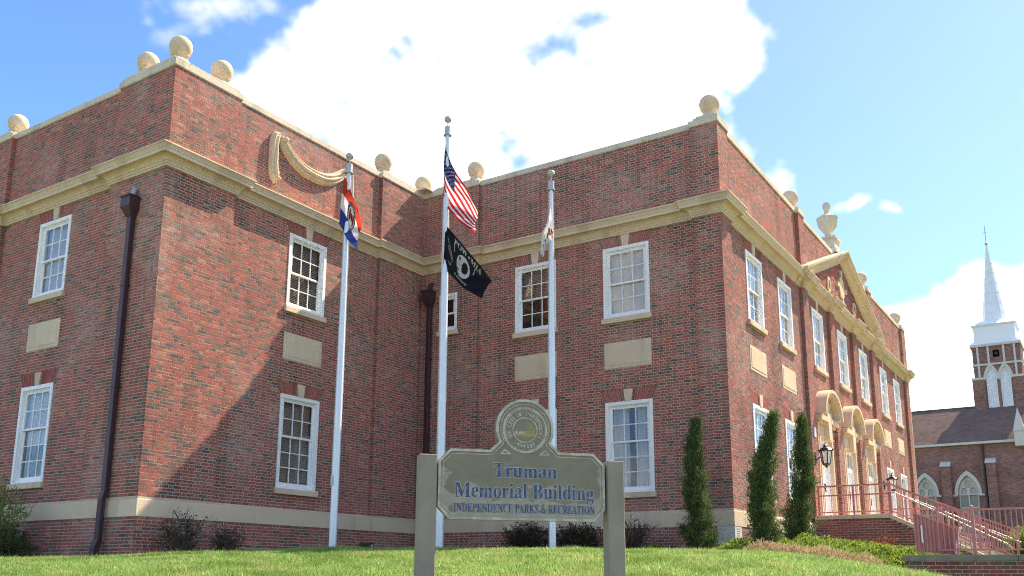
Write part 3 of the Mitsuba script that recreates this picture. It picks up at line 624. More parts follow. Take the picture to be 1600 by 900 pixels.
# --- windows
def sash(w0, w1, z0, z1, wa, wb, nx, nz, bot, top, st=.05):
    m = MB().box(-w0, -w0 + st, z0, z1, wb, wa).box(w0 - st, w0, z0, z1, wb, wa).box(-w0 + st, w0 - st, z0, z0 + bot, wb, wa).box(-w0 + st, w0 - st, z1 - top, z1, wb, wa)
    gx0, gx1, gz0, gz1 = -w0 + st, w0 - st, z0 + bot, z1 - top
    mu = .011
    xs = [gx0 + (gx1 - gx0) * i / nx for i in range(nx + 1)]
    zs = [gz0 + (gz1 - gz0) * i / nz for i in range(nz + 1)]
    for x in xs[1:-1]: m.box(x - mu, x + mu, gz0, gz1, wb + .004, wa - .004)
    for z in zs[1:-1]: m.box(gx0, gx1, z - mu, z + mu, wb + .005, wa - .005)
    panes = []
    for i in range(nx):
        for j in range(nz):
            panes.append((xs[i], xs[i + 1], zs[j], zs[j + 1]))
    return m.get(), panes


def pane_mesh(ps, w):
    m = MB()
    r = random.Random(int(1000 * abs(sum(p[0] + 3 * p[2] for p in ps))))
    for x0, x1, z0, z1 in ps:
        e = [r.uniform(-.0011, .0011) for _ in range(3)]
        q = [(x0, z0), (x1, z0), (x1, z1), (x0, z1)]
        m.add([(x, z, w + e[0] * (x - x0) / .3 + e[1] * (z - z0) / .3) for x, z in q], [(0, 1, 2), (0, 2, 3)])
    return m.get()


KIT = {}
def kit(H, lower, w=WW):
    if (H, w) in KIT: return KIT[H, w]
    o = w / 2
    cs = .095 if w > 1 else .08
    m = MB()
    for s in (-1, 1):
        a0, a1 = sorted((s * o, s * (o - cs)))
        m.box(a0 + .001, a1 - .001, .001, H - .002, -.12, .018, .004)
        a0, a1 = sorted((s * (o - cs), s * (o - cs - .03)))
        m.box(a0, a1, .05, H - cs, -.13, -.03)
    m.box(-o + cs, o - cs, H - cs, H - .002, -.12, .0175, .004).box(-o + cs, o - cs, H - cs - .03, H - cs, -.13, -.032)
    m.box(-o + cs, o - cs, .001, .06, -.13, .006, .004)
    casing = m.get()
    i = o - cs - .03
    top, low = H - cs - .03, .06
    if w < 1: mid, nu, nl, nx = (low + top) / 2, 1, 1, 1
    elif lower: mid, nu, nl, nx = low + (top - low) * .575, 2, 3, 3
    else: mid, nu, nl, nx = (low + top) / 2, 2, 2, 3
    up, pu = sash(i, 0, mid - .022, top, -.045, -.078, nx, nu, .045, .05)
    lo, pl = sash(i, 0, low, mid + .02, -.083, -.116, nx, nl, .085, .04)
    g = []
    for p in pu: g.append(mikit.ply(pane_mesh([p], -.064), 'm_glass'))
    for p in pl: g.append(mikit.ply(pane_mesh([p], -.102), 'm_glass'))
    joined = MB().add(*pane_mesh(pu, -.064)).add(*pane_mesh(pl, -.102))
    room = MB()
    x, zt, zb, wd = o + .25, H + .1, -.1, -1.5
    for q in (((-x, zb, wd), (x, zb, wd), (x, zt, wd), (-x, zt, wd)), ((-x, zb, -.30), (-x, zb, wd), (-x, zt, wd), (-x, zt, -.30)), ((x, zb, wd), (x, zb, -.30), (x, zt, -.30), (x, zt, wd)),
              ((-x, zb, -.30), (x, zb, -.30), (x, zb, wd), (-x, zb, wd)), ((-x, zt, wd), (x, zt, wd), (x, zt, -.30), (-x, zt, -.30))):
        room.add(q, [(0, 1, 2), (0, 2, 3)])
    so = o + .045
    sill = MB().box(-so, so, -.135, -.001, -.14, .075, .006)
    # lintel: gauged brick on edge, splayed, and a keystone
    lint, h = MB(), .30
    rr = random.Random(5)
    key0, key1 = (.085, .125) if w > 1 else (.05, .07)
    lb, lu = MB(), None
    for s in (-1, 1):
        n = 9
        for q in range(n):
            def edge_(t, z): return s * (key0 + (o + .005 - key0) * t + (z / h) * ((key1 - key0) + (o + .13 - key1 - o - .005 + key0) * t))
            t0, t1 = q / n + .014, (q + 1) / n - .014
            e = rr.uniform(-.0015, .0015)
            v = []
            for wv in (-.05, e):
                v += [(edge_(t0, 0), .006, wv), (edge_(t1, 0), .006, wv), (edge_(t1, h), h - .006, wv), (edge_(t0, h), h - .006, wv)]
            fcs = [(4, 5, 6), (4, 6, 7), (0, 1, 5), (0, 5, 4), (1, 2, 6), (1, 6, 5), (2, 3, 7), (2, 7, 6), (3, 0, 4), (3, 4, 7)]
            lb.add(v, fcs if s > 0 else [t_[::-1] for t_ in fcs], (rr.uniform(.45, .92) if rr.random() < .86 else rr.uniform(.15, .4), rr.random()))
    bed = extrude(Polygon([(-o, 0), (o, 0), (o + .13, h), (-o - .13, h)]), .12, -.131)
    ks = extrude(Polygon([(-key0, -.002), (key0, -.002), (key1, h - .003), (-key1, h - .003)]), .09, -.06)
    P = mikit.ply
    KIT[H, w] = dict(casing=P(casing, 'm_paint'), up=P(up, 'm_paint'), lo=P(lo, 'm_paint'), panes=g, joined=P(joined.get(), 'm_glass'), room=P(room.get(), 'm_room'), sill=P(sill.get(), 'm_lime'),
                     lint=P(lb.get(), 'm_brick', uv=lb.uv()), bed=P(bed, 'm_mortar'), key=P(ks, 'm_lime'), i=i, low=low, top=top, mid=mid)
    return KIT[H, w]


def blind(K, kind, drop, seed):
    """Slatted blind or cloth shade hung behind the sash."""
    r = random.Random(seed)
    m = MB()
    i, z1, z0 = K['i'] - .01, K['top'] + .01, K['top'] - drop * (K['top'] - K['low'])
    if kind == 'slat':
        n = int((z1 - z0) / .042)
        for q in range(n):
            z = z1 - q * .042
            t = r.uniform(-.002, .002)
            m.add([(-i, z, -.175), (i, z + t, -.175), (i, z - .036 + t, -.150), (-i, z - .036, -.150)], [(0, 1, 2), (0, 2, 3)])
    elif kind == 'drape':
        for s in (-1, 1):
            xs = np.linspace(i, i - .40 * drop, 26) * s
            ww = -.22 + .03 * np.sin(np.arange(26) * .62 + seed)
            v = np.concatenate([np.stack([xs, xs * 0 + K['low'] - .1, ww], 1), np.stack([xs, xs * 0 + K['top'] + .05, ww], 1)])
            m.add(v, [(q, q + 1, q + 27) for q in range(25)] + [(q, q + 27, q + 26) for q in range(25)])
    else:
        m.add([(-i, z0, -.16), (i, z0, -.16), (i, z1, -.165), (-i, z1, -.165)], [(0, 1, 2), (0, 2, 3)])
        m.box(-i, i, z0 - .02, z0, -.17, -.155)
    return m.get()


def window(key, u, z, H, lower, hang, fine, w=WW, wo=-REC, lint=True):
    K = kit(H, lower, w)
    k_ = numbered(bld + '__window')
    M = place(RUNS[key][0], u, z, wo)
    g = lambda nm, d: obj(nm, None, None, k_, dct=d, M=M)
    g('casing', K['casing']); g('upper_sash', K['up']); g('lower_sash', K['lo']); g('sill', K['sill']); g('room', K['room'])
    if fine:
        for d in K['panes']: g('pane', d)
    else: tag(g('pane', K['joined']), kind='stuff')
    for kind, mat, drop in hang:
        obj('blind' if kind != 'drape' else 'curtain', blind(K, kind, drop, int(u * 10)), mat, k_, M=M)
    if lint:
        Ml = place(RUNS[key][0], u, z + H, wo)
        tag(obj('arch_brick', None, None, k_, dct=K['lint'], M=Ml), kind='stuff')
        obj('arch_joint', None, None, k_, dct=K['bed'], M=Ml); obj('keystone', None, None, k_, dct=K['key'], M=Ml)
    return k_


pale, brown = 'm_blind_pale', 'm_blind_brown'
window('A', *WIN['A'][0], False, [('shade', pale, .97)], True)
window('A', *WIN['A'][1], True, [('shade', pale, .60)], True)
window('B', *WIN['B'][0], False, [('slat', brown, .98)], True)
window('B', *WIN['B'][1], True, [('slat', brown, .98)], True)
window('C', *WIN['C'][0], False, [('slat', brown, .5)], True)
window('C', *WIN['C'][1], False, [('shade', pale, .96)], True)
window('C', *WIN['C'][2], True, [('drape', pale, .9)], True)
window('C', *WIN['C'][3], True, [('drape', pale, 1.0)], True)
window('C', SMALL[0], SMALL[1], SMALL[2], False, [], True, w=SMALL[3], wo=0.0, lint=False)
for q, (u, z, h) in enumerate(WIN['D']):
    window('D', u, z, h, z < 5, [('drape', pale, .9)] if q % 2 else [('shade', pale, .45)], q in (0, 1))

# --- cream panels between the storeys
pan = MB().box(-.64, .64, 0, .65, -.12, .012, .006)
pd = [mikit.ply(pan.get(), 'm_lime'), mikit.ply(MB().box(-.56, .56, .075, .575, .0, .022, .004).get(), 'm_lime')]
for key in 'ABCD':
    for u, z, h in WIN[key]:
        if z > 5 and not (key == 'D' and 16 < u < 25):
            k_ = numbered(bld + '__stone_panel')
            M = place(RUNS[key][0], u, 5.05, -REC)
            obj('border', None, None, k_, dct=pd[0], M=M); obj('field', None, None, k_, dct=pd[1], M=M)
# cornerstone
cs = obj('cornerstone', MB().box(c - .40, c + .006, b - .006, b + .45, .705, BELT0 - .004, .004).get(), 'm_white_stone', bld)
tag(cs, 'pale engraved cornerstone below the stone belt')
ln = MB(); rr = random.Random(3)
for q in range(6):
    z = 1.04 - q * .05
    y0 = b + .08 + rr.uniform(0, .05)
    while y0 < b + .36 - rr.uniform(0, .06):
        l = rr.uniform(.012, .03); ln.box(c + .005, c + .0075, y0, y0 + l, z, z + .02); y0 += l + .009
obj('cornerstone_engraving', ln.get(), 'm_concrete', bld)

# --- downspouts
def downspout(M, u, ztop, wo, zbot, bend):
    k_ = numbered(bld + '__downspout')
    m = MB()
    pr = [(.175, 0), (.175, -.03), (.16, -.035), (.16, -.25), (.105, -.40), (.075, -.46), (.075, -.50)]
    v = [(u + s0 * r_ , ztop + z, wo + .02 + (r_ * .75) * (1 + s1)) for r_, z in pr for s0, s1 in ((-1, -1), (1, -1), (1, 1), (-1, 1))]
    f = []
    for q in range(len(pr) - 1):
        for e in range(4):
            a0, a1 = 4 * q + e, 4 * q + (e + 1) % 4
            f += [(a0, a1, a1 + 4), (a0, a1 + 4, a0 + 4)]
    m.add(v, f + [(0, 2, 1), (0, 3, 2)])
    obj('leader_head', xfm(M, m.get()), 'm_maroon', k_)
    m = MB().box(u - .07, u + .07, bend, ztop - .48, wo + .03, wo + .135, .01)
    for z in (ztop - 2.0, ztop - 4.2): m.box(u - .085, u + .085, z, z + .045, wo + .004, wo + .142)
    obj('pipe', xfm(M, m.get()), 'm_maroon', k_)
    if zbot < bend:
        m = MB().bar((u, bend + .02, wo + .082), (u + .0, bend - .17, wo + .13), .105, .135, up=(1, 0, 0)).box(u - .07, u + .07, zbot + .5, bend - .15, wo + .078, wo + .183, .01)
        m.bar((u, zbot + .53, wo + .13), (u, zbot + .36, wo + .19), .12, .15, up=(1, 0, 0)).box(u - .085, u + .085, zbot, zbot + .38, wo + .12, wo + .26, .01)
        obj('shoe', xfm(M, m.get()), 'm_maroon', k_)
    obj('outlet', xfm(M, MB().tube([(u, ztop + .26, wo - .05), (u, ztop + .20, wo + .05), (u, ztop - .02, wo + .12)], .06, 10).get()), 'm_cap_metal' if zbot < bend else 'm_maroon', k_)


def xfm(M, vf): return xf(M, vf[0]), vf[1]
downspout(MA, -.97, 7.97, 0.0, .12, 1.62)
downspout(MC, .36, 7.95, 0.0, .3, .3)

# --- stone swag on the parapet
def swag_part(pts, ra, folds, seed):
    """A bundle of cloth folds along a curve; ra: half width at each point."""
    p = np.asarray(pts, float)
    t = np.linspace(0, 1, len(p)); tt = np.linspace(0, 1, 48)
    from scipy.interpolate import PchipInterpolator as PI
    cu, cz, cr = (PI(t, a)(tt) for a in (p[:, 0], p[:, 1], np.asarray(ra, float)))
    du, dz = np.gradient(cu), np.gradient(cz); L = np.hypot(du, dz)
    nu, nz = -dz / L, du / L
    k_, ang = 40, np.linspace(0, np.pi, 40)
    v = np.zeros((48, k_, 3))
    fold = .78 + .42 * np.abs(np.sin(ang[None] * folds / 2 + .5 * np.sin(tt[:, None] * 3 + seed))) ** .7
    off = np.cos(ang)[None] * cr[:, None]
    v[..., 0] = cu[:, None] + nu[:, None] * off
    v[..., 1] = cz[:, None] + nz[:, None] * off
    v[..., 2] = -REC - .01 + np.sin(ang)[None] * np.minimum(cr, .13)[:, None] * 1.15 * fold
    i, j = np.meshgrid(np.arange(47), np.arange(k_ - 1), indexing='ij')
    q = np.stack([i * k_ + j, i * k_ + j + 1, (i + 1) * k_ + j + 1, (i + 1) * k_ + j], -1).reshape(-1, 4)
    return v.reshape(-1, 3), np.vstack([q[:, [0, 1, 2]], q[:, [0, 2, 3]]])
sw = numbered(bld + '__stone_swag')
UC = 4.29
left = [(3.05, 10.50), (3.20, 10.42), (3.42, 10.22), (3.72, 10.05), (4.0, 9.97), (UC, 9.95)]
mir = lambda ps: [(2 * UC - x, z) for x, z in ps]
obj('drape', xfm(MB_, swag_part(left + mir(left)[::-1][1:], [.10, .125, .15, .165, .17, .17, .17, .165, .15, .125, .10], 9, 1)), 'm_lime', sw, smooth=True)
tail = [(3.12, 10.52), (3.0, 10.47), (2.955, 10.2), (2.96, 9.8), (3.0, 9.5), (3.07, 9.27)]
for s, ps in ((0, tail), (1, mir(tail))):
    obj('tail', xfm(MB_, swag_part(ps, [.08, .12, .125, .13, .14, .045], 7, s + 2)), 'm_lime', sw, smooth=True)
    tipm = MB()
    for q in range(3):
        u, z = (2.98 + .05 * q, 9.66 - .13 * q)
        if s: u = 2 * UC - u
        e = trimesh.creation.icosphere(2, 1.0); e.apply_scale((.10, .05, .09)); e.apply_translation((u, z, -REC + .07)); tipm.mesh(e)
    obj('tail_fold', xfm(MB_, tipm.get()), 'm_lime', sw, smooth=True)
    kb = trimesh.creation.icosphere(3, .075); kb.apply_translation(((3.22, 2 * UC - 3.22)[s], 10.44, -REC + .15))
    obj('knob', xfm(MB_, (np.array(kb.vertices), np.array(kb.faces))), 'm_lime', sw, smooth=True)

# --- pediment over the entrance bays
pedm = numbered(bld + '__pediment')
yc, hw, z0p, rise = 20.5, 5.45, 8.93, 2.12
tym = extrude(Polygon([(yc - hw + .2, z0p), (yc + hw - .2, z0p), (yc, z0p + rise - .2)]), .10, -.115)
obj('tympanum', xfm(MD, (np.array(tym.vertices), np.array(tym.faces))), 'm_mortar', pedm)
tri = Polygon([(yc - hw + .3, z0p), (yc + hw - .3, z0p), (yc, z0p + rise - .24)])
Bt = lay(yc - hw, yc + hw, z0p, z0p + rise, sbox(0, 0, 60, 20).difference(tri), .05)
vt = brick_verts(Bt, -.006, .03, MD)
rt_ = np.repeat(np.stack([rng.random(len(Bt)), rng.random(len(Bt))], 1), 12, 0)
tag(obj('brickwork', (vt.reshape(-1, 3), (BF[None] + 12 * np.arange(len(Bt))[:, None, None]).reshape(-1, 3)), 'm_brick', pedm, uv=rt_), kind='stuff')
sl = math.atan2(rise, hw)
rprof = [(.0, -.34), (.05, -.34), (.05, -.27), (.09, -.26), (.13, -.20), (.20, -.16), (.25, -.155), (.25, -.085), (.27, -.075), (.305, -.03), (.325, -.02), (.325, .012), (-.32, .012), (-.32, -.05), (.0, -.05)]
for s in (-1, 1):
    pr = Polygon(rprof); tr = trimesh.creation.triangulate_polygon(pr, engine='earcut')[1]
    ends = []
    for yy in (yc + s * hw, yc):
        zc_ = z0p + rise - abs(yy - yc) / hw * rise
        ends.append([(yy, zc_ + pz / math.cos(sl), pw) for pw, pz in rprof])
    n_ = len(rprof)
    v = np.array(ends[0] + ends[1])
    f = []
    for q in range(n_):
        e = (q + 1) % n_
        f += [(q, e, n_ + e), (q, n_ + e, n_ + q)]
    mm = trimesh.Trimesh(xf(MD, v), np.vstack([f, tr, tr[:, ::-1] + n_]), process=False); mm.fix_normals()
    obj('raking_cornice', mm, 'm_lime', pedm)
    ln_ = np.array([(yc + s * (hw + .0), z0p + .016, -.36), (yc, z0p + rise + .016, -.36), (yc, z0p + rise + .016, .335), (yc + s * hw, z0p + .016, .335)])
    top = MB().add(np.vstack([ln_, ln_ + [0, .035, 0]]), [(0, 1, 2), (0, 2, 3), (4, 6, 5), (4, 7, 6), (0, 4, 5), (0, 5, 1), (1, 5, 6), (1, 6, 2), (2, 6, 7), (2, 7, 3), (3, 7, 4), (3, 4, 0)])
    obj('roof_slab', xfm(MD, top.get()), 'm_coping', pedm)
back = extrude(Polygon([(yc - hw + .25, 8.95), (yc + hw - .25, 8.95), (yc, z0p + rise)]), .2, -.34)
for q, (dy, dz, r0, r1) in enumerate(((0, .86, .40, 0), (-1.75, .52, .26, .17), (1.75, .52, .26, .17))):
    e = ellipse(yc + dy, z0p + dz, r0 * .8, r0)
    if r1: e = e.difference(ellipse(yc + dy, z0p + dz, r1 * .8, r1))
    m = extrude(e, .06, -.02)
    nm = 'medallion' if q == 0 else 'ring'
    obj(nm, xfm(MD, (np.array(m.vertices), np.array(m.faces))), 'm_lime', pedm)
    if q == 0:
        ks = MB()
        for a in range(4):
            ca, sa = math.cos(a * math.pi / 2), math.sin(a * math.pi / 2)
            g = Polygon([(-.05, .36), (.05, .36), (.08, .62), (-.08, .62)])
            g = shapely.affinity.rotate(g, a * 90, origin=(0, 0))
            g = shapely.affinity.translate(g, yc + dy, z0p + dz)
            ks.mesh(extrude(g, .08, -.02))
        obj('medallion_key', xfm(MD, ks.get()), 'm_lime', pedm)

# --- doors
for u in DOORS:
    dk = numbered(bld + '__door')
    M = place(MD, u, 0, -REC)
    zt, zb = 4.12, 1.64
    sur = sbox(-.86, zb - .14, .86, 4.75).difference(sbox(-.66, zb - .3, .66, zt))
    m = MB().mesh(extrude(sur, .10, -.07)).mesh(extrude(sbox(-.74, zb, .74, zt + .08).difference(sbox(-.661, zb - .3, .661, zt + .001)), .02, .03)).mesh(extrude(sbox(-.90, zt, -.86, 4.1).union(sbox(-.92, zt + .06, .92, zt + .09)), .05, .0))
    obj('surround', xfm(M, m.get()), 'm_lime', dk)
    fr = sbox(-.66, zb, .66, zt).difference(shapely.union_all([sbox(-.60, zb, .60, 3.42), sbox(-.58, 3.56, .58, 4.04)]))
    m = MB().mesh(extrude(fr, .08, -.14)).box(-.01, .01, 3.56, 4.04, -.12, -.08).box(-.32, -.30, 3.56, 4.04, -.12, -.08).box(.28, .30, 3.56, 4.04, -.12, -.08)
    obj('frame', xfm(M, m.get()), 'm_paint', dk)
    obj('transom_pane', xfm(M, pane_mesh([(-.58, .58, 3.56, 4.04)], -.10)), 'm_glass', dk)
    for s in (-1, 1):
        x0, x1 = (-.60, -.003) if s < 0 else (.003, .60)
        m = MB().box(x0, x1, zb + .01, 3.41, -.17, -.13)
        for za, zz in ((zb + .15, zb + .62), (zb + .74, zb + 1.2), (zb + 1.30, zb + 1.66)):
            m.mesh(extrude(sbox(x0 + .09, za, x1 - .09, zz).difference(sbox(x0 + .125, za + .035, x1 - .125, zz - .035)), .016, -.13))
        obj('door_leaf', xfm(M, m.get()), 'm_paint', dk)
        obj('door_handle', xfm(M, MB().tube([(-s * -.05, zb + .9, -.13), (-s * -.05, zb + .9, -.08), (-s * -.05, zb + 1.15, -.08), (-s * -.05, zb + 1.15, -.13)], .012, 6).get()), 'm_iron', dk)
    obj('room', xfm(M, MB().box(-.7, .7, zb, 4.2, -1.2, -.2).get()), 'm_room', dk)
    # entablature, keystone and the curved hood
    m = MB().box(-1.02, -.16, 4.62, 4.78, -.06, .20, .008).box(.16, 1.02, 4.62, 4.78, -.06, .20, .008).box(-.92, -.2, 4.54, 4.615, -.06, .12).box(.2, .92, 4.54, 4.615, -.06, .12)
    obj('entablature', xfm(M, m.get()), 'm_lime', dk)
    m = extrude(Polygon([(-.13, 4.10), (.13, 4.10), (.24, 4.92), (-.24, 4.92)]), .24, -.05)
    obj('keystone', xfm(M, (np.array(m.vertices), np.array(m.faces))), 'm_lime', dk)
    arc = lambda rx, rz, zc_: [(rx * math.cos(t), zc_ + rz * math.sin(t)) for t in np.linspace(math.pi, 0, 33)]
    hood = Polygon(arc(1.04, .84, 4.79) + arc(.94, .74, 4.79)[::-1])
    hood2 = Polygon(arc(.94, .74, 4.79) + arc(.86, .66, 4.79)[::-1])
    m = MB().mesh(extrude(hood, .42, -.06)).mesh(extrude(hood2, .36, -.06))
    obj('hood', xfm(M, m.get()), 'm_lime', dk)
    hd = Polygon(arc(.9, .7, 4.79)).difference(shapely.union_all([ellipse(-.42, 4.98, .12, .16), ellipse(.42, 4.98, .12, .16), ellipse(-.2, 5.18, .07, .14), ellipse(.2, 5.18, .07, .14)]))
    m = MB().mesh(extrude(hd, .10, -.04))
    for s in (-1, 1):
        th_ = np.linspace(0, 2.3 * np.pi, 40); r_ = .26 * (1 - th_ / 9.5)
        pts = np.stack([s * (.40 + r_ * np.cos(th_ + 1.2) * .8), 5.02 + r_ * np.sin(th_ + 1.2), np.full(40, .08)], 1)
        m.tube(pts, np.linspace(.06, .03, 40), 7)
    m.mesh(extrude(ellipse(0, 5.16, .17, .24), .16, .0))
    obj('scroll_panel', xfm(M, m.get()), 'm_lime', dk, smooth=30)
pl = obj('number_plate', xfm(MD, MB().box(15.80, 15.98, 4.02, 4.30, .002, .02).get()), 'm_paint', bld)

# --- terrace and steps before the doors
ter = thing('entrance_terrace', 'raised brick entrance terrace with stone capping and steps before the white doors', 'terrace')
Y0, Y1, XT, ZT = 15.30, 25.75, 11.03, 1.58
XE = 13.35
slope = (1.58 - .42) / (XE - XT)
edge_z = lambda x: ZT if x < XT else ZT - slope * (x - XT)
poly = Polygon([(c + .01, .0), (XE, .0), (XE, edge_z(XE)), (XT, ZT), (c + .01, ZT)])
MT = frame((0, Y0, 0), (1, 0, 0), (0, -1, 0))
m = extrude(poly, .3, -.309)
m2 = MB().add(xf(MT, np.array(m.vertices)), np.array(m.faces)).box(c + .012, XT, Y0 + .31, Y1 - .31, .0, ZT + .03)
m3 = extrude(poly, .3, 0); MT2 = frame((0, Y1, 0), (1, 0, 0), (0, -1, 0))
m2.add(xf(MT2, np.array(m3.vertices)), np.array(m3.faces))
obj('wall', m2.get(), 'm_mortar', ter)
Bt = lay(c + .02, XE, ZT - H_ * 21, ZT, None, .04, flemish=False, skew=lambda z: XE if z < edge_z(XE) else XT + (ZT - z) / slope)
big = np.argsort(-(Bt[:, 1] - Bt[:, 0]) * (Bt[:, 2] > .35))[:260]
vt = brick_verts(Bt, 0, .03, MT); rt2 = np.stack([.10 + .62 * rng.random(len(Bt)), rng.random(len(Bt)) * .3], 1)
for q in big: obj('brick', (vt[q], BF), 'm_brick', ter, uv=np.tile(rt2[q], (12, 1)))
oth = np.setdiff1d(np.arange(len(Bt)), big)
if len(oth): tag(obj('brickwork', (vt[oth].reshape(-1, 3), (BF[None] + 12 * np.arange(len(oth))[:, None, None]).reshape(-1, 3)), 'm_brick', ter, uv=np.repeat(rt2[oth], 12, 0)), kind='stuff')
for yy in (Y0 - .04, Y1 - .30):
    for x0, x1 in ((c + .02, 10.1), (10.105, XT)):
        obj('cap_stone', MB().box(x0, x1, yy, yy + .36, ZT + .003, ZT + .115, .008).get(), 'm_lime', ter)
    p = Polygon([(XT + .004, ZT + .003), (XE, edge_z(XE) + .003), (XE, edge_z(XE) + .115), (XT + .004, ZT + .115)])
    m = extrude(p, .36, -.36 - yy); Mx = frame((0, 0, 0), (1, 0, 0), (0, -1, 0))
    obj('cap_stone', xfm(Mx, (np.array(m.vertices), np.array(m.faces))), 'm_lime', ter)
n_st = 8
for q in range(n_st):
    z1_ = ZT + .03 - (q + 1) * (ZT - .45) / n_st
    obj('step', MB().box(XT + .02 + q * .29, XT + .02 + (q + 1) * .29 + .02, Y0 + .32, Y1 - .32, .1, z1_, .008).get(), 'm_concrete', ter)


def text_poly(s, cap, width=None, track=0):
    """Bold roman lettering as shapely polygons: baseline at y = 0, left edge at x = 0."""
    x, out = 0, []
    for ch in s:
        if ch == ' ': x += 55 + track; continue
        adv, ps = GLYPHS[ch]
        for rings in ps:
            out.append(Polygon([(px + x, py) for px, py in rings[0]], [[(px + x, py) for px, py in r] for r in rings[1:]]).buffer(0))
        x += adv + track
    sc = cap / 136.0
    g = shapely.union_all(out)
    g = shapely.affinity.scale(g, sc, sc, origin=(0, 0))
    if width:
        x0, _, x1, _ = g.bounds
        g = shapely.affinity.scale(g, width / (x1 - x0), 1, origin=(0, 0))
    x0 = g.bounds[0]
    return shapely.affinity.translate(g, -x0, 0)


def arc_text(s, cap, r, a_mid, span, flip=False):
    out = []; n = len(s)
    for i, ch in enumerate(s):
        if ch == ' ': continue
        t = a_mid - span / 2 + span * (i + .5) / n if flip else a_mid + span / 2 - span * (i + .5) / n
        g = text_poly(ch, cap)
        g = shapely.affinity.translate(g, -(g.bounds[0] + g.bounds[2]) / 2, (-cap / 2))
        g = shapely.affinity.rotate(g, math.degrees(t) + (90 if flip else -90), origin=(0, 0))
        out.append(shapely.affinity.translate(g, r * math.cos(t), r * math.sin(t)))
    return shapely.union_all(out)


# ================================================================ sign on the lawn
P0, P1 = np.array([9.72, -3.19]), np.array([11.22, -1.56])
ud = (P1 - P0) / np.linalg.norm(P1 - P0)
MS = frame((*((P0 + P1) / 2), 0), (*ud, 0), (ud[1], -ud[0], 0))
sg = thing('monument_sign', 'weathered olive monument sign with blue lettering and a round city seal between two posts', 'sign')
hwid = np.linalg.norm(P1 - P0) / 2
for s in (-1, 1):
    x = s * hwid
    pk_ = obj('post', xfm(MS, MB().box(x - .10, x + .10, -.75, 1.325, -.11, .09, .008).get()), 'm_post', sg)
PW, ZB, ZTOP, CH = .985, .615, 1.405, .135
SCX, SCZ, SR = 0.02, 1.665, .345
def outline(i):
    o = Polygon([(-PW + CH, ZB), (PW - CH, ZB), (PW, ZB + CH), (PW, ZTOP - CH), (PW - CH, ZTOP), (-PW + CH, ZTOP), (-PW, ZTOP - CH), (-PW, ZB + CH)])
    o = o.union(ellipse(SCX, SCZ, SR, SR, 72)).union(Polygon([(SCX - .42, ZTOP - .01), (SCX + .42, ZTOP - .01), (SCX + .28, ZTOP + .13), (SCX - .28, ZTOP + .13)]))
    return o.buffer(-i) if i else o
core = extrude(outline(0), .09, -.06)
v = np.array(core.vertices)
uvs = np.stack([(v[:, 0] + PW) / (2 * PW), (v[:, 1] - ZB) / (ZTOP - ZB)], 1)
obj('panel', (xf(MS, v), np.array(core.faces)), 'm_sign', sg, uv=uvs)
rim = extrude(outline(.0).difference(outline(.030)), .010, .0302)
obj('rim', xfm(MS, (np.array(rim.vertices), np.array(rim.faces))), 'm_sign_bare', sg)
rim2 = extrude(outline(.052).difference(outline(.060)), .005, .0303)
obj('border_line', xfm(MS, (np.array(rim2.vertices), np.array(rim2.faces))), 'm_sign_bare', sg)
for s, cap, wdt, zb in (('Truman', .155, .75, 1.10), ('Memorial Building', .165, 1.64, .862), ('INDEPENDENCE PARKS & RECREATION', .094, 1.66, .70)):
    g = text_poly(s, cap, wdt)
    g = shapely.affinity.translate(g, -wdt / 2 + .025, zb)
    halo = extrude(g.buffer(.008 if cap > .12 else .004), .004, .0301)
    obj('letter_edge', xfm(MS, (np.array(halo.vertices), np.array(halo.faces))), 'm_sign_bare', sg)
    lt = extrude(g, .009, .0302)
    obj('lettering', xfm(MS, (np.array(lt.vertices), np.array(lt.faces))), 'm_letter', sg)
sk = numbered(sg + '__seal')
def seal(name, poly, d, m): e = extrude(shapely.affinity.translate(poly, SCX, SCZ - .015), d, .0303); return obj(name, xfm(MS, (np.array(e.vertices), np.array(e.faces))), m, sk)
gear = [((.258 + .020 * (q % 2)) * math.cos(q * math.pi / 52), (.258 + .020 * (q % 2)) * math.sin(q * math.pi / 52)) for q in range(104)]
seal('toothed_ring', Polygon(gear).difference(ellipse(0, 0, .244)), .008, 'm_sign_bare')
seal('inner_ring', ellipse(0, 0, .237).difference(ellipse(0, 0, .231)).union(ellipse(0, 0, .150).difference(ellipse(0, 0, .138))), .006, 'm_sign_bare')
seal('ring_lettering', arc_text('THE CITY OF INDEPENDENCE', .045, .191, math.pi / 2, 4.25).union(arc_text('MISSOURI', .045, .191, -math.pi / 2, 1.35, True)), .006, 'm_sign_bare')
seal('field', ellipse(0, -.02, .138, .11).intersection(sbox(-.2, -.075, .2, -.035)), .004, 'm_gold')
seal('courthouse', sbox(.01, -.03, .115, .035).difference(shapely.union_all([sbox(.02 + .022 * q, -.012, .03 + .022 * q, .02) for q in range(4)])).union(sbox(.045, .035, .08, .06)), .006, 'm_gold')
seal('wagons', shapely.union_all([ellipse(-.1 + .045 * q, -.025, .018, .015) for q in range(3)] + [sbox(-.12, -.045, .0, -.035)]), .006, 'm_sign_bare')
for s in (-1, 1):
    t_ = Polygon([(s * .16, -.29), (s * .30, -.29), (s * .24, -.225)])
    seal('bracket', t_.difference(t_.buffer(-.014)), .006, 'm_sign_bare')

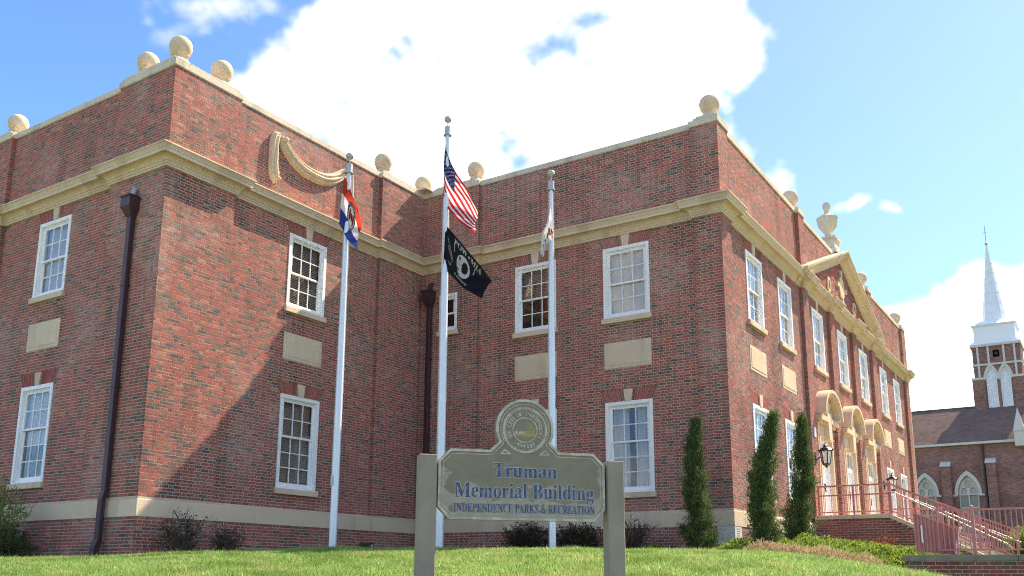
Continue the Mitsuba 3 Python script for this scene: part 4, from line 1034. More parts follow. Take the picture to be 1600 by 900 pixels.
# ================================================================ flagpoles
def flagpole(x, y, ztop, r0, label):
    k_ = thing('flagpole', label, 'flagpole', 'flagpoles on the lawn')
    z0 = float(ground(x, y)) - .05
    h = ztop - z0
    zs = np.array([0, .3, .55, .78, 1.0]) * h + z0
    obj('pole', MB().tube([(x, y, z) for z in zs], [r0, r0, r0 * .9, r0 * .72, r0 * .55], 20).get(), 'm_pole', k_, smooth=40)
    tr = MB().tube([(x, y, ztop - .01), (x, y, ztop + .17)], .066, 18).tube([(x, y, ztop - .03), (x, y, ztop - .009)], .085, 18)
    obj('truck', tr.get(), 'm_cap_metal', k_, smooth=40)
    obj('spindle', MB().tube([(x, y, ztop + .16), (x, y, ztop + .30)], .012, 8).get(), 'm_cap_metal', k_)
    e = trimesh.creation.icosphere(3, .078); e.apply_scale((1, 1, .93)); e.apply_translation((x, y, ztop + .35))
    obj('ball', e, 'm_cap_metal', k_, smooth=True)
    rp = np.array([RT[0], RT[1]])
    s = -1
    m = MB()
    for q, (o, zb) in enumerate(((.085, 1.3), (-.06, 3.0))):
        zz = np.linspace(ztop - .05, z0 + zb, 14)
        rr_ = r0 * .55 + (r0 * .45) * (ztop - zz) / h
        m.tube([(x + rp[0] * s * (w + .012) * (1 if q == 0 else -1), y + rp[1] * s * (w + .012) * (1 if q == 0 else -1), z) for w, z in zip(rr_, zz)], .0055, 5)
    obj('halyard', m.get(), 'm_rope', k_)
    obj('cleat', MB().box(x - .02, x + .02, y - r0 - .035, y - r0 + .01, z0 + 1.25, z0 + 1.42).get(), 'm_cap_metal', k_)
    return k_
flagpole(3.94, 1.40, 7.93, .070, 'white flagpole with a ball top left of the other two, nearest the swagged wall')
flagpole(5.04, 3.19, 9.22, .083, 'tallest white flagpole in the middle, carrying two flags')
flagpole(6.99, 4.22, 7.90, .070, 'white flagpole right of the other two, rising behind the seal of the sign')

# ================================================================ flags
from scipy.interpolate import PchipInterpolator, CubicSpline


class Cloth:
    """A hanging flag: its top and bottom edges as curves in space, folds towards and away from the street."""
    def __init__(self, top, bot, amp, waves, slant, fly, hoist, phase=0.0, pinch=0.0):
        def curve(p):
            p = np.array(p); s = np.concatenate([[0], np.cumsum(np.linalg.norm(np.diff(p, axis=0), axis=1))]); return CubicSpline(s / s[-1], p)
        self.t, self.b = curve(top), curve(bot)
        self.amp, self.waves, self.slant, self.fly, self.hoist, self.ph, self.pinch = amp, waves, slant, fly, hoist, phase, pinch
    def at(self, x, y, off=0.0):
        u, v = np.asarray(x, float) / self.fly, 1 - np.asarray(y, float) / self.hoist
        T_, B_ = self.t(np.clip(u, 0, 1)), self.b(np.clip(u, 0, 1))
        p = T_ * (1 - v[:, None]) + B_ * v[:, None]
        a = 2 * np.pi * (self.waves * v + self.slant * u) + self.ph
        grow = .25 + .75 * np.clip(u * 2.2, 0, 1)
        dep = self.amp * grow * (np.sin(a) + .35 * np.sin(2.3 * a + 1.1 + 3 * u))
        side = .30 * self.amp * grow * np.cos(a)
        p = p.copy()
        p[:, :2] += dep[:, None] * FW[None] + side[:, None] * RT[None]
        p[:, :2] += (off - .115) * FW[None]
        return p
    def patch(self, x0, x1, y0, y1, nx=24, ny=24, off=0.0):
        X, Y = np.meshgrid(np.linspace(x0, x1, nx), np.linspace(y0, y1, ny), indexing='ij')
        v = self.at(X.ravel(), Y.ravel(), off)
        i, j = np.meshgrid(np.arange(nx - 1), np.arange(ny - 1), indexing='ij')
        q = np.stack([i * ny + j, (i + 1) * ny + j, (i + 1) * ny + j + 1, i * ny + j + 1], -1).reshape(-1, 4)
        return v, np.vstack([q[:, [0, 1, 2]], q[:, [0, 2, 3]]])
    def shape(self, poly, off=.004, edge=.05):
        """A flat print laid on both sides of the cloth."""
        mb = MB()
        for g in getattr(poly, 'geoms', [poly]):
            if g.area < 1e-8: continue
            vv, tt = trimesh.creation.triangulate_polygon(g, engine='earcut')
            vv3, tt = trimesh.remesh.subdivide_to_size(np.c_[vv, np.zeros(len(vv))], tt, edge)
            for s in (-1, 1): mb.add(self.at(vv3[:, 0], vv3[:, 1], s * off), tt)
        return mb.get()


def star(x, y, r): return Polygon([(x + (r if q % 2 == 0 else r * .4) * math.sin(q * math.pi / 5), y + (r if q % 2 == 0 else r * .4) * math.cos(q * math.pi / 5)) for q in range(10)])

# the national flag
US = Cloth([(4.979, 3.209, 8.95), (5.082, 3.276, 8.569), (5.282, 3.406, 8.162), (5.469, 3.527, 7.729), (5.563, 3.588, 7.443)],
           [(4.954, 3.193, 7.90), (5.066, 3.265, 7.50), (5.227, 3.37, 7.256), (5.387, 3.474, 7.072), (5.534, 3.569, 6.974)], .060, 1.1, .75, 1.52, .91, .6)
fk = thing('national_flag', 'red, white and blue striped flag with white stars, hanging above the black flag', 'flag')
sh_ = .91 / 13
for q in range(13):
    y1 = .91 - q * sh_
    x0 = .61 if q < 7 else 0
    obj('stripe', US.patch(x0, 1.52, y1 - sh_, y1, 30, 6), 'm_fl_red' if q % 2 == 0 else 'm_fl_white', fk, smooth=True)
obj('canton', US.patch(0, .61, .91 - 7 * sh_, .91, 20, 20), 'm_fl_blue', fk, smooth=True)
stars = [star(.61 * (i + 1) / 12, .91 - 7 * sh_ * (j + 1) / 10, .024) for j in range(9) for i in range(11) if (i + j) % 2 == 0]
tag(obj('stars', US.shape(shapely.union_all(stars)), 'm_fl_white', fk), kind='stuff')

# the black flag
PO = Cloth([(4.992, 3.217, 7.183), (5.141, 3.314, 6.985), (5.325, 3.433, 6.704), (5.575, 3.596, 6.313), (5.823, 3.757, 5.954)],
           [(4.952, 3.192, 6.212), (5.133, 3.309, 6.06), (5.246, 3.383, 5.908), (5.427, 3.499, 5.702), (5.661, 3.651, 5.553)], .055, .8, .8, 5, 3, 2.2)
fk = thing('black_flag', 'black flag with a white disc and a dark head in profile, below the striped flag', 'flag')
obj('cloth', PO.patch(.16, 5, 0, 3, 60, 36), 'm_fl_black', fk, smooth=True)
obj('heading', PO.patch(0, .16, 0, 3, 3, 20), 'm_fl_white', fk, smooth=True)
disc = ellipse(2.35, 1.40, .80, .80, 56)
head = Polygon([(2.02, .95), (2.62, 1.02), (2.78, 1.25), (2.86, 1.52), (2.80, 1.84), (2.56, 2.03), (2.28, 2.00), (2.12, 1.86), (2.06, 1.66), (1.93, 1.50), (1.90, 1.42), (2.00, 1.39), (1.98, 1.29), (2.02, 1.22), (2.00, 1.12), (2.10, 1.06), (2.06, 1.0)])
head = shapely.affinity.translate(shapely.affinity.scale(head, .80, .80, origin=(2.35, 1.45)), .12, -.02)
tower = shapely.union_all([sbox(1.74, 1.62, 1.96, 1.66), sbox(1.77, 1.66, 1.93, 1.80), Polygon([(1.72, 1.80), (1.98, 1.80), (1.85, 1.90)]), sbox(1.76, 1.15, 1.78, 1.64), sbox(1.92, 1.2, 1.94, 1.64)])
obj('emblem', PO.shape(disc.difference(head).difference(tower).difference(sbox(1.6, .9, 1.98, 1.0)), .10 * .05, .25), 'm_fl_white', fk)
tp = text_poly('POW', .40)
w0 = tp.bounds[2]
line = shapely.union_all([shapely.affinity.translate(tp, 1.15, 2.36), star(1.15 + w0 + .19, 2.55, .15), shapely.affinity.translate(text_poly('MIA', .40), 1.15 + w0 + .38, 2.36)])
line = line.union(shapely.union_all([sbox(1.15, 1.75, 1.21, 2.36), sbox(3.42, 1.75, 3.48, 2.36)]))
obj('lettering', PO.shape(line, .005, .25), 'm_fl_white', fk)
ln2 = shapely.affinity.translate(text_poly('YOU ARE NOT FORGOTTEN', .17, 1.75), 1.5, .30)
obj('motto', PO.shape(ln2, .005, .25), 'm_fl_white', fk)
wire = [Polygon([(.45, 2.3), (.49, 2.3), (1.18, .95), (1.14, .95)]), Polygon([(.50, 1.75), (.54, 1.75), (1.02, 1.05), (.98, 1.02)]), Polygon([(.62, .75), (.9, .62), (.96, .85), (.99, .82), (.92, .56), (.62, .70)])]
obj('wire', PO.shape(shapely.union_all(wire), .005, .25), 'm_fl_white', fk)

# the state flag, wrapped round its pole
MO = Cloth([(3.837, 1.396, 7.80), (3.953, 1.471, 7.56), (4.06, 1.54, 7.226), (4.122, 1.582, 6.954), (4.150, 1.60, 6.765)],
           [(3.788, 1.364, 6.80), (3.866, 1.412, 6.67), (3.946, 1.466, 6.495), (4.015, 1.512, 6.361), (4.104, 1.569, 6.268)], .06, .9, .9, 1.52, .91, 1.2)
fk = thing('state_flag', 'red, white and blue banded flag with a round seal, wrapped round the left flagpole', 'flag')
obj('red_band', MO.patch(0, 1.52, .607, .91, 40, 14), 'm_fl_orange', fk, smooth=True)
obj('white_band', MO.patch(0, 1.52, .303, .607, 40, 14), 'm_fl_white', fk, smooth=True)
obj('blue_band', MO.patch(0, 1.52, 0, .303, 40, 14), 'm_fl_royal', fk, smooth=True)
cx_, cy_ = .72, .455
obj('seal_ring', MO.shape(ellipse(cx_, cy_, .30).difference(ellipse(cx_, cy_, .22)), .006, .05), 'm_fl_blue', fk)
tag(obj('seal_stars', MO.shape(shapely.union_all([star(cx_ + .26 * math.cos(q * math.pi / 12), cy_ + .26 * math.sin(q * math.pi / 12), .030) for q in range(24)]), .009, .05), 'm_fl_white', fk), kind='stuff')
obj('seal_ground', MO.shape(ellipse(cx_, cy_, .218), .006, .05), 'm_fl_white', fk)
obj('seal_bears', MO.shape(ellipse(cx_ - .12, cy_ + .01, .06, .12).union(ellipse(cx_ + .12, cy_ + .01, .06, .12)), .008, .05), 'm_fl_brown', fk)
obj('seal_shield', MO.shape(ellipse(cx_, cy_ + .01, .055, .075), .008, .05), 'm_fl_red', fk)

# the white flag with red letters, seen from behind
CI = Cloth([(6.975, 4.205, 7.519), (6.930, 4.176, 7.195), (6.865, 4.135, 6.956), (6.825, 4.11, 6.705), (6.815, 4.10, 6.40)],
           [(7.03, 4.24, 6.86), (7.0, 4.221, 6.78), (6.94, 4.18, 6.66), (6.89, 4.15, 6.52), (6.86, 4.13, 6.37)], .055, 1.1, .6, 1.52, .91, .3)
fk = thing('white_flag', 'limp white flag with red letters showing through in reverse, on the right flagpole', 'flag')
obj('cloth', CI.patch(0, 1.52, 0, .91, 40, 30), 'm_fl_white', fk, smooth=True)
lets = []
for q, (ch, x, y, r_) in enumerate((('O', .22, .12, 60), ('F', .33, .26, 60), ('R', .50, .40, 50), ('A', .70, .42, 45), ('T', .98, .40, 40), ('I', 1.2, .5, 40), ('I', 1.32, .2, 30))):
    g = shapely.affinity.scale(text_poly(ch, .17), -1, 1, origin=(0, 0))
    lets.append(shapely.affinity.translate(shapely.affinity.rotate(g, r_, origin=(0, 0)), x + .1, y))
obj('lettering', CI.shape(shapely.union_all(lets).buffer(.012), .006, .05), 'm_fl_red', fk)

# ================================================================ wall lanterns
def lantern(y, label):
    k_ = thing('wall_lantern', label, 'lamp', 'lanterns beside the entrance')
    x, z = c + .30, 3.42
    hexa = lambda pr: lathe(pr, 6)
    def ob(nm, m, mat):
        m = m.copy(); m.apply_translation((x, y, z)); return obj(nm, m, mat, k_)
    ob('glass', hexa([(.0, -.22), (.105, -.22), (.165, .14), (0, .14)]), 'm_lamp_glass')
    ob('cap', hexa([(.20, .14), (.21, .165), (.14, .24), (.06, .27), (.05, .31), (.02, .34), (.015, .40), (0, .41)]), 'm_iron')
    ob('base', hexa([(0, -.34), (.02, -.33), (.05, -.28), (.115, -.24), (.12, -.215), (0, -.215)]), 'm_iron')
    bars = MB()
    for q in range(6):
        a = q * math.pi / 3
        bars.bar((x + .108 * math.cos(a), y + .108 * math.sin(a), z - .22), (x + .17 * math.cos(a), y + .17 * math.sin(a), z + .15), .022)
        bars.mesh(trimesh.creation.icosphere(1, .028).apply_translation((x + .20 * math.cos(a), y + .20 * math.sin(a), z + .185)))
    obj('cage', bars.get(), 'm_iron', k_)
    obj('bracket', MB().box(c + .001, c + .03, y - .05, y + .05, z - .18, z + .12).tube([(c + .02, y, z - .1), (c + .12, y, z - .02), (c + .2, y, z - .02), (c + .27, y, z - .1)], .018, 7).get(), 'm_iron', k_)
lantern(15.80, 'black wall lantern with frosted panes left of the first white door')
lantern(25.15, 'black wall lantern with frosted panes beyond the last white door')

# ================================================================ railings
def rail_run(k_, p0, p1, h, posts, step, mid=True, rail='m_rail', top_w=.045):
    p0, p1 = np.array(p0, float), np.array(p1, float)
    L = np.linalg.norm((p1 - p0)[:2])
    Z = np.array([0, 0, 1.0])
    obj('top_rail', MB().bar(p0 + Z * h, p1 + Z * h, top_w).get(), rail, k_)
    obj('bottom_rail', MB().bar(p0 + Z * .09, p1 + Z * .09, .03).get(), 'm_rail', k_)
    if mid: obj('middle_rail', MB().bar(p0 + Z * h * .68, p1 + Z * h * .68, .038).get(), 'm_rail', k_)
    n = max(1, int(round(L / posts)))
    for q in range(n + 1):
        b0 = p0 + (p1 - p0) * q / n
        obj('post', MB().bar(b0 - Z * .02, b0 + Z * (h + .02), .055).get(), 'm_rail', k_)
    n = int(L / step)
    for q in range(1, n):
        b0 = p0 + (p1 - p0) * q / n
        obj('baluster', MB().bar(b0 + Z * .09, b0 + Z * (h - .02), .016).get(), 'm_rail', k_)
ZC = ZT + .115
for nm, yy, lab in (('a', Y0 + .14, 'faded red metal railing along the near edge of the entrance terrace and down its steps'), ('b', Y1 - .12, 'faded red metal railing along the far edge of the entrance terrace')):
    k_ = thing('terrace_railing', lab, 'railing')
    rail_run(k_, (c + .12, yy, ZC), (XT, yy, ZC), .82, .95, .17)
    rail_run(k_, (XT + .03, yy, ZC), (XE, yy, edge_z(XE) + .115), .82, 1.15, .15, mid=False)
    obj('handrail', MB().tube([(XT - .05, yy - .07, ZC + .62), (XT + .15, yy - .07, ZC + .58), (XE + .45, yy - .07, edge_z(XE) + .42), (XE + .55, yy - .07, edge_z(XE) + .28)], .018, 8).get(), 'm_handrail_lit', k_)
k_ = thing('step_handrail', 'red handrail with a sunlit highlight put into the colour of its top on the steps behind the ribbed panel', 'railing')
rail_run(k_, (XT + .1, 17.2, ZT + .03), (XE + .5, 17.2, .42), .86, 1.0, .13, mid=False)
obj('handrail', MB().tube([(XT + .1, 17.13, ZT + .72), (XE + .6, 17.13, .95)], .018, 8).get(), 'm_handrail_lit', k_)

# ================================================================ low wall and fence beside the steps
rw = thing('retaining_wall', 'low dark brick garden wall with a grey concrete cap below the red fence', 'wall')
YW, XW0, XW1, ZW = 6.9, 12.83, 18.8, .405
MW = frame((0, YW, 0), (1, 0, 0), (0, -1, 0))
obj('core', MB().box(XW0 + .008, XW1, YW + .009, YW + .30, -.9, ZW - .12).get(), 'm_mortar', rw)
nrow = 14
Bt = lay(XW0, XW1, ZW - .115 - nrow * H_, ZW - .115, None, XW0 - .02, flemish=False)
vt = brick_verts(Bt, 0, .06, MW); rt2 = np.stack([.06 + .56 * rng.random(len(Bt)), rng.random(len(Bt)) * .15], 1)
near = np.argsort(Bt[:, 0] + (ZW - Bt[:, 2]) * 3)[:300]
for q in near: obj('brick', (vt[q], BF), 'm_brick', rw, uv=np.tile(rt2[q], (12, 1)))
oth = np.setdiff1d(np.arange(len(Bt)), near)
tag(obj('brickwork', (vt[oth].reshape(-1, 3), (BF[None] + 12 * np.arange(len(oth))[:, None, None]).reshape(-1, 3)), 'm_brick', rw, uv=np.repeat(rt2[oth], 12, 0)), kind='stuff')
for q, (x0, x1) in enumerate(((XW0 - .03, 14.66), (14.664, 16.6), (16.604, XW1))):
    obj('cap_stone', MB().box(x0, x1, YW - .035, YW + .335, ZW - .112, ZW, .01).get(), 'm_concrete', rw)
fe = thing('metal_fence', 'faded red metal picket fence standing on the low brick wall at the right', 'fence')
yf, zt = YW + .16, 1.20
obj('top_rail', MB().bar((13.36, yf, zt), (18.7, yf, zt), .036).get(), 'm_rail', fe)
obj('bottom_rail', MB().bar((13.42, yf, ZW + .09), (18.7, yf, ZW + .09), .028).get(), 'm_rail', fe)
for q in range(62):
    x = 13.42 + q * .0845
    if abs(x - 13.99) < .045: continue
    obj('picket', MB().bar((x, yf, ZW + .08), (x, yf, zt), .016).get(), 'm_rail', fe)
for x in (13.99, 15.9, 17.8):
    m = MB().bar((x, yf, ZW), (x, yf, zt + .03), .056)
    e = trimesh.creation.icosphere(2, .033); e.apply_translation((x, yf, zt + .05)); m.mesh(e)
    obj('post', m.get(), 'm_rail', fe)
pn = thing('ribbed_panel', 'red ribbed sheet metal panel with a sloping top at the left end of the fence', 'panel')
yp = YW + .26
x0_, x1_ = 13.0, 13.72
pz = lambda x: 1.18 - (x - x0_) * .43
pb = lambda x: .48 - (x - x0_) * .11
obj('sheet', xfm(frame((0, yp, 0), (1, 0, 0), (0, -1, 0)), (lambda m: (np.array(m.vertices), np.array(m.faces)))(extrude(Polygon([(x0_, pb(x0_)), (x1_, pb(x1_)), (x1_, pz(x1_)), (x0_, pz(x0_))]), .006))), 'm_rail', pn)
for q in range(12):
    x = x0_ + .01 + q * .0635
    obj('rib', MB().bar((x, yp - .022, pb(x) - .02), (x, yp - .022, pz(x) + (.05 if q % 11 == 0 else 0)), .022).get(), 'm_rail', pn)
obj('top_bar', MB().bar((x0_ - .01, yp - .026, pz(x0_)), (x1_ + .01, yp - .026, pz(x1_)), .03).get(), 'm_rail', pn)
obj('white_strip', MB().box(13.115, 13.14, yp - .055, yp - .036, .63, .95).get(), 'm_paint', pn)
st = thing('white_pipe', 'short white pipe leaning between the ribbed panel and the fence post', 'pipe')
obj('pipe', MB().tube([(13.66, yf + .1, ZW + .02), (13.75, yf + .1, .88), (13.79, yf + .1, .89)], .024, 8).get(), 'm_paint', st)

# ================================================================ plants
def leaf_cards(P, D, L, W, rnd, bend=.25):
    """Pointed leaves: P base points, D directions (n, 3), L lengths, W widths; two triangles each, folded a little."""
    n = len(P)
    D = D / (np.linalg.norm(D, axis=1, keepdims=True) + 1e-9)
    s = np.cross(D, rnd.normal(size=(n, 3))); s /= np.linalg.norm(s, axis=1, keepdims=True) + 1e-9
    nn = np.cross(D, s)
    mid = P + D * (L * .5)[:, None]
    v = np.stack([P, mid + s * (W / 2)[:, None] + nn * (W * bend)[:, None], P + D * L[:, None], mid - s * (W / 2)[:, None] + nn * (W * bend)[:, None]], 1).reshape(-1, 3)
    f = (np.array([(0, 1, 2), (0, 2, 3)])[None] + 4 * np.arange(n)[:, None, None]).reshape(-1, 3)
    return v, f


def juniper(x, y, h, r, lean, seed, label):
    k_ = thing('juniper', label, 'tree', 'columnar junipers by the entrance corner')
    rn = np.random.default_rng(seed)
    z0 = float(ground(x, y)) - .03
    ax = lambda t: np.stack([x + lean[0] * t ** 1.4 + .05 * np.sin(5 * t + seed), y + lean[1] * t ** 1.4 + .05 * np.cos(4 * t + seed), z0 + h * t], -1)
    tt = np.linspace(0, .93, 14)
    m = MB().tube(ax(tt), .055 * (1 - tt) + .006, 9)
    P, D, U = [], [], []
    nb = 330
    for q in range(nb):
        t = rn.uniform(.055, .98) ** .9
        a = rn.uniform(0, 2 * np.pi)
        lob = 1 + .20 * math.sin(2 * a + 7 * t + seed) + .20 * math.sin(3 * a - 13 * t + 2 * seed)
        prof = r * (np.interp(t, [0, .06, .22, .45, .7, .88, 1], [.42, .80, 1.0, .80, .46, .22, .04]))
        R_ = prof * lob * (rn.uniform(.5, 1.02) if rn.random() < .8 else rn.uniform(1.0, 1.25))
        if math.sin(3 * a + 11 * t + seed) * math.sin(19 * t - 2 * a + 2 * seed) > .50: continue
        base = ax(np.array([max(t - .10 * rn.uniform(.4, 1.3), .02)]))[0]
        tip = ax(np.array([t]))[0] + np.array([math.cos(a), math.sin(a), 0]) * R_ + [0, 0, .10 * h * rn.uniform(.1, .5)]
        if q % 3 == 0:
            mid = base * .5 + tip * .5 + [0, 0, -.04]
            m.tube([base, mid, tip], [.012, .008, .003], 4)
        ns = int(20 + 44 * R_)
        w = rn.uniform(.25, 1.0, ns) ** .7
        c_ = base[None] * (1 - w[:, None]) + tip[None] * w[:, None] + rn.normal(0, .045, (ns, 3)) * (.6 + .6 * w[:, None])
        out = (tip - base) / (np.linalg.norm(tip - base) + 1e-6)
        tone = rn.uniform(0, 1) ** 1.6 * .6
        for e in range(5):
            P.append(c_ + rn.normal(0, .018, (ns, 3))); D.append(out[None] * .8 + [0, 0, .85] + rn.normal(0, .55, (ns, 3)))
            U.append(np.full(ns, tone) + rn.uniform(0, .45, ns))
    P, D, U = np.concatenate(P), np.concatenate(D), np.concatenate(U)
    P[:, 2] = np.maximum(P[:, 2], z0 + .20 + .1 * rn.random(len(P)))
    v, f = leaf_cards(P, D, rn.uniform(.035, .085, len(P)), rn.uniform(.008, .017, len(P)), rn)
    obj('trunk', m.get(), 'm_bark', k_)
    obj('crown', (v, f), 'm_juniper', k_, uv=np.repeat(np.stack([U, U], 1), 4, 0))
juniper(8.54, 7.75, 2.95, .35, (.06, .02), 1, 'dark columnar juniper before the shaded wall, left of the building corner')
juniper(10.12, 7.15, 2.92, .335, (.30, .24), 2, 'leaning columnar juniper just right of the pale cornerstone')
juniper(10.10, 9.75, 3.25, .365, (.24, .22), 5, 'columnar juniper nearest the entrance terrace')


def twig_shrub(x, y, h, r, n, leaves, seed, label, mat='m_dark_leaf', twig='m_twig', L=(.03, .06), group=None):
    k_ = thing('shrub', label, 'shrub', group)
    rn = np.random.default_rng(seed)
    z0 = float(ground(x, y)) - .02
    m = MB(); P, D = [], []
    for q in range(n):
        a = rn.uniform(0, 2 * np.pi); rr_ = rn.uniform(.15, 1)
        hh = h * rn.uniform(.45, 1.0) * (1.15 - .45 * rr_)
        p = [np.array([x, y, z0]) + np.array([math.cos(a), math.sin(a), 0]) * r * .25 * rn.uniform(0, 1)]
        tip = np.array([x + math.cos(a) * r * rr_, y + math.sin(a) * r * rr_, z0 + hh])
        for s in np.linspace(.25, 1, 4): p.append(p[0] * (1 - s) + tip * s + rn.normal(0, .045, 3) * [1, 1, .5] + [0, 0, .10 * math.sin(s * 3.1)])
        p = np.array(p); m.tube(p, [.010, .008, .006, .004, .002], 4)
        for e in range(int(2 + 3 * rn.random())):
            i = rn.integers(1, 4); d = rn.normal(0, 1, 3) * [.7, .7, .5] + [0, 0, .5]; d /= np.linalg.norm(d)
            l = rn.uniform(.1, .32) * h
            pts = [p[i], p[i] + d * l * .5 + rn.normal(0, .02, 3), p[i] + d * l + [0, 0, -.02]]
            m.tube(pts, [.005, .0035, .0015], 3)
            if rn.random() < leaves[1]:
                kk = leaves[0]; w = rn.uniform(.2, 1.05, kk)
                P.append(pts[0] + (pts[2] - pts[0]) * w[:, None] + rn.normal(0, .018, (kk, 3))); D.append(d[None] + rn.normal(0, .8, (kk, 3)))
        if rn.random() < leaves[1]:
            kk = leaves[0] * 2; w = rn.uniform(.45, 1.02, kk)
            P.append(p[1] + (p[4] - p[1]) * w[:, None] + rn.normal(0, .022, (kk, 3))); D.append(rn.normal(0, 1, (kk, 3)) + [0, 0, .4])
    obj('twigs', m.get(), twig, k_)
    if P:
        P, D = np.concatenate(P), np.concatenate(D)
        v, f = leaf_cards(P, D, rn.uniform(*L, len(P)), rn.uniform(L[0] * .5, L[1] * .55, len(P)), rn)
        u = rn.random(len(P)); tag(obj('leaves', (v, f), mat, k_, uv=np.repeat(np.stack([u, u], 1), 4, 0)), kind='stuff')
twig_shrub(.62, .62, 1.02, .55, 85, (5, .35), 11, 'bare twiggy shrub with a few dark leaves at the sunlit brick corner')
twig_shrub(.62, 1.75, .80, .50, 80, (4, .25), 12, 'low bare brown shrub right of the taller twiggy one under the stone belt')
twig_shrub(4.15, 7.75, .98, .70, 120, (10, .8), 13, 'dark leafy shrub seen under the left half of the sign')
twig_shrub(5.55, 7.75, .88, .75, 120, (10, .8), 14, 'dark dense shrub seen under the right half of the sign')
twig_shrub(6.95, 7.85, 1.0, .60, 80, (5, .35), 15, 'bare brown shrub right of the right sign post')
twig_shrub(-3.55, -.85, 1.95, .95, 60, (12, .9), 16, 'tall green shrub at the left edge before the grey box', mat='m_leaf', L=(.035, .07))
twig_shrub(-3.45, -.75, .80, .85, 75, (11, .85), 17, 'dense dark green bush below the tall shrub at the left edge', mat='m_juniper', L=(.04, .08))
twig_shrub(7.75, 7.3, .26, .14, 12, (7, .9), 18, 'small bright green sprout at the foot of the first juniper', mat='m_leaf', L=(.05, .09))
twig_shrub(14.1, 18.6, 1.1, .75, 110, (12, .95), 19, 'pale yellow green bush behind the fence at the right edge', mat='m_leaf', L=(.05, .09))

# banks of ground cover beside the steps
rn = np.random.default_rng(21)
def bank(name, label, mat, n, xr, yr, hfun, L, W, up, kind_of):
    x, y = rn.uniform(*xr, n), rn.uniform(*yr, n)
    h = hfun(x, y)
    keep = (h > .02) & ~((x > XW0 - .05) & (y > YW - .04) & (y < YW + .36))
    x, y, h = x[keep], y[keep], h[keep]
    P = np.stack([x, y, ground(x, y) + h * rn.uniform(.05, 1, len(x)) ** .6], 1)
    D = rn.normal(0, .75, (len(x), 3)) + [0, 0, up]
    v, f = leaf_cards(P, D, rn.uniform(*L, len(x)), rn.uniform(*W, len(x)), rn)
    u = rn.random(len(x))
    k_ = obj(name, (v, f), mat, uv=np.repeat(np.stack([u, u], 1), 4, 0)); tag(k_, label, kind_of, kind='stuff')
nz = lambda x, y, s, o: meshkit.fbm(np.stack([x * s + o, y * s, x * 0 + o], -1), 3)
bank('ground_cover', 'bright green leafy ground cover between the junipers and the terrace', 'm_leaf', 60000, (9.15, 12.75), (6.0, 15.1),
     lambda x, y: (.02 + .56 * nz(x, y, 2.2, 2) * (1 - .55 * sm(10.6, 12.4, x))) * sm(0, 2.4, y - 5.9 - .35 * (x - 10.4)) * sm(0, .35, x - 9.15), (.05, .10), (.025, .05), .9, 'plants')
bank('dry_grass', 'tan dried ground cover in a band along the lawn edge', 'm_tan', 42000, (10.3, 13.4), (4.9, 8.0),
     lambda x, y: (.05 + .30 * nz(x, y, 2.6, 5)) * sm(0, .3, y - 5.05 - .62 * (x - 10.4) * .9) * (1 - sm(.85, 1.25, y - 5.05 - .62 * (x - 10.4) * .9)) * sm(0, .3, x - 10.35), (.05, .12), (.006, .016), 1.0, 'grass')
bank('red_leaves', 'reddish leaves among the ground cover against the terrace wall', 'm_red_leaf', 2200, (9.9, 11.4), (12.6, 14.4), lambda x, y: .18 + .55 * nz(x, y, 1.8, 9), (.05, .09), (.03, .05), .8, 'plants')

# lawn grass
def blades(n, seed):
    rn = np.random.default_rng(seed)
    d = 10.6 + 9.6 * rn.random(n) ** .9
    X = (rn.random(n) * 2 - 1) * (d * .60 + .4)
    x, y = CAM[0] + d * FW[0] + X * RT[0], CAM[1] + d * FW[1] + X * RT[1]
    ok = ~(((x < .03) & (y > -.03)) | ((y > b - .03) & (x < c + .03)) | ((x > c) & (y > 15.2)) | ((y > YW - .04) & (x > XW0 - .05)) | ((y > 5.3 + .56 * (x - 10.4)) & (x > 9.3) & (y > 5.3)))
    x, y, d = x[ok], y[ok], d[ok]
    cl = meshkit.fbm(np.stack([x * 1.6, y * 1.6, x * 0], -1), 3)
    h = rn.uniform(.03, .08, len(x)) * (.45 + 1.1 * cl) * np.where(rn.random(len(x)) < .02, 1.7, 1)
    a = rn.uniform(0, 2 * np.pi, len(x)); s = np.stack([np.cos(a), np.sin(a), a * 0], 1)
    w = rn.uniform(.004, .0095, len(x))
    P = np.stack([x, y, ground(x, y) - .006], 1)
    lean = rn.normal(0, .42, (len(x), 2)) * h[:, None]
    tip = P + np.concatenate([lean, h[:, None]], 1)
    mid = P + np.concatenate([lean * .35, h[:, None] * .6], 1)
    v = np.stack([P - s * w[:, None] / 2, P + s * w[:, None] / 2, mid + s * w[:, None] * .4, tip, mid - s * w[:, None] * .4], 1).reshape(-1, 3)
    f = (np.array([(0, 1, 2), (0, 2, 4), (4, 2, 3)])[None] + 5 * np.arange(len(x))[:, None, None]).reshape(-1, 3)
    u = rn.random(len(x))
    return v, f, np.repeat(np.stack([u, u], 1), 5, 0)
v, f, u = blades(300000, 4)
obj('grass', (v, f), 'm_blade', uv=u); tag('grass', 'fresh green lawn grass across the foreground', 'grass', kind='stuff')

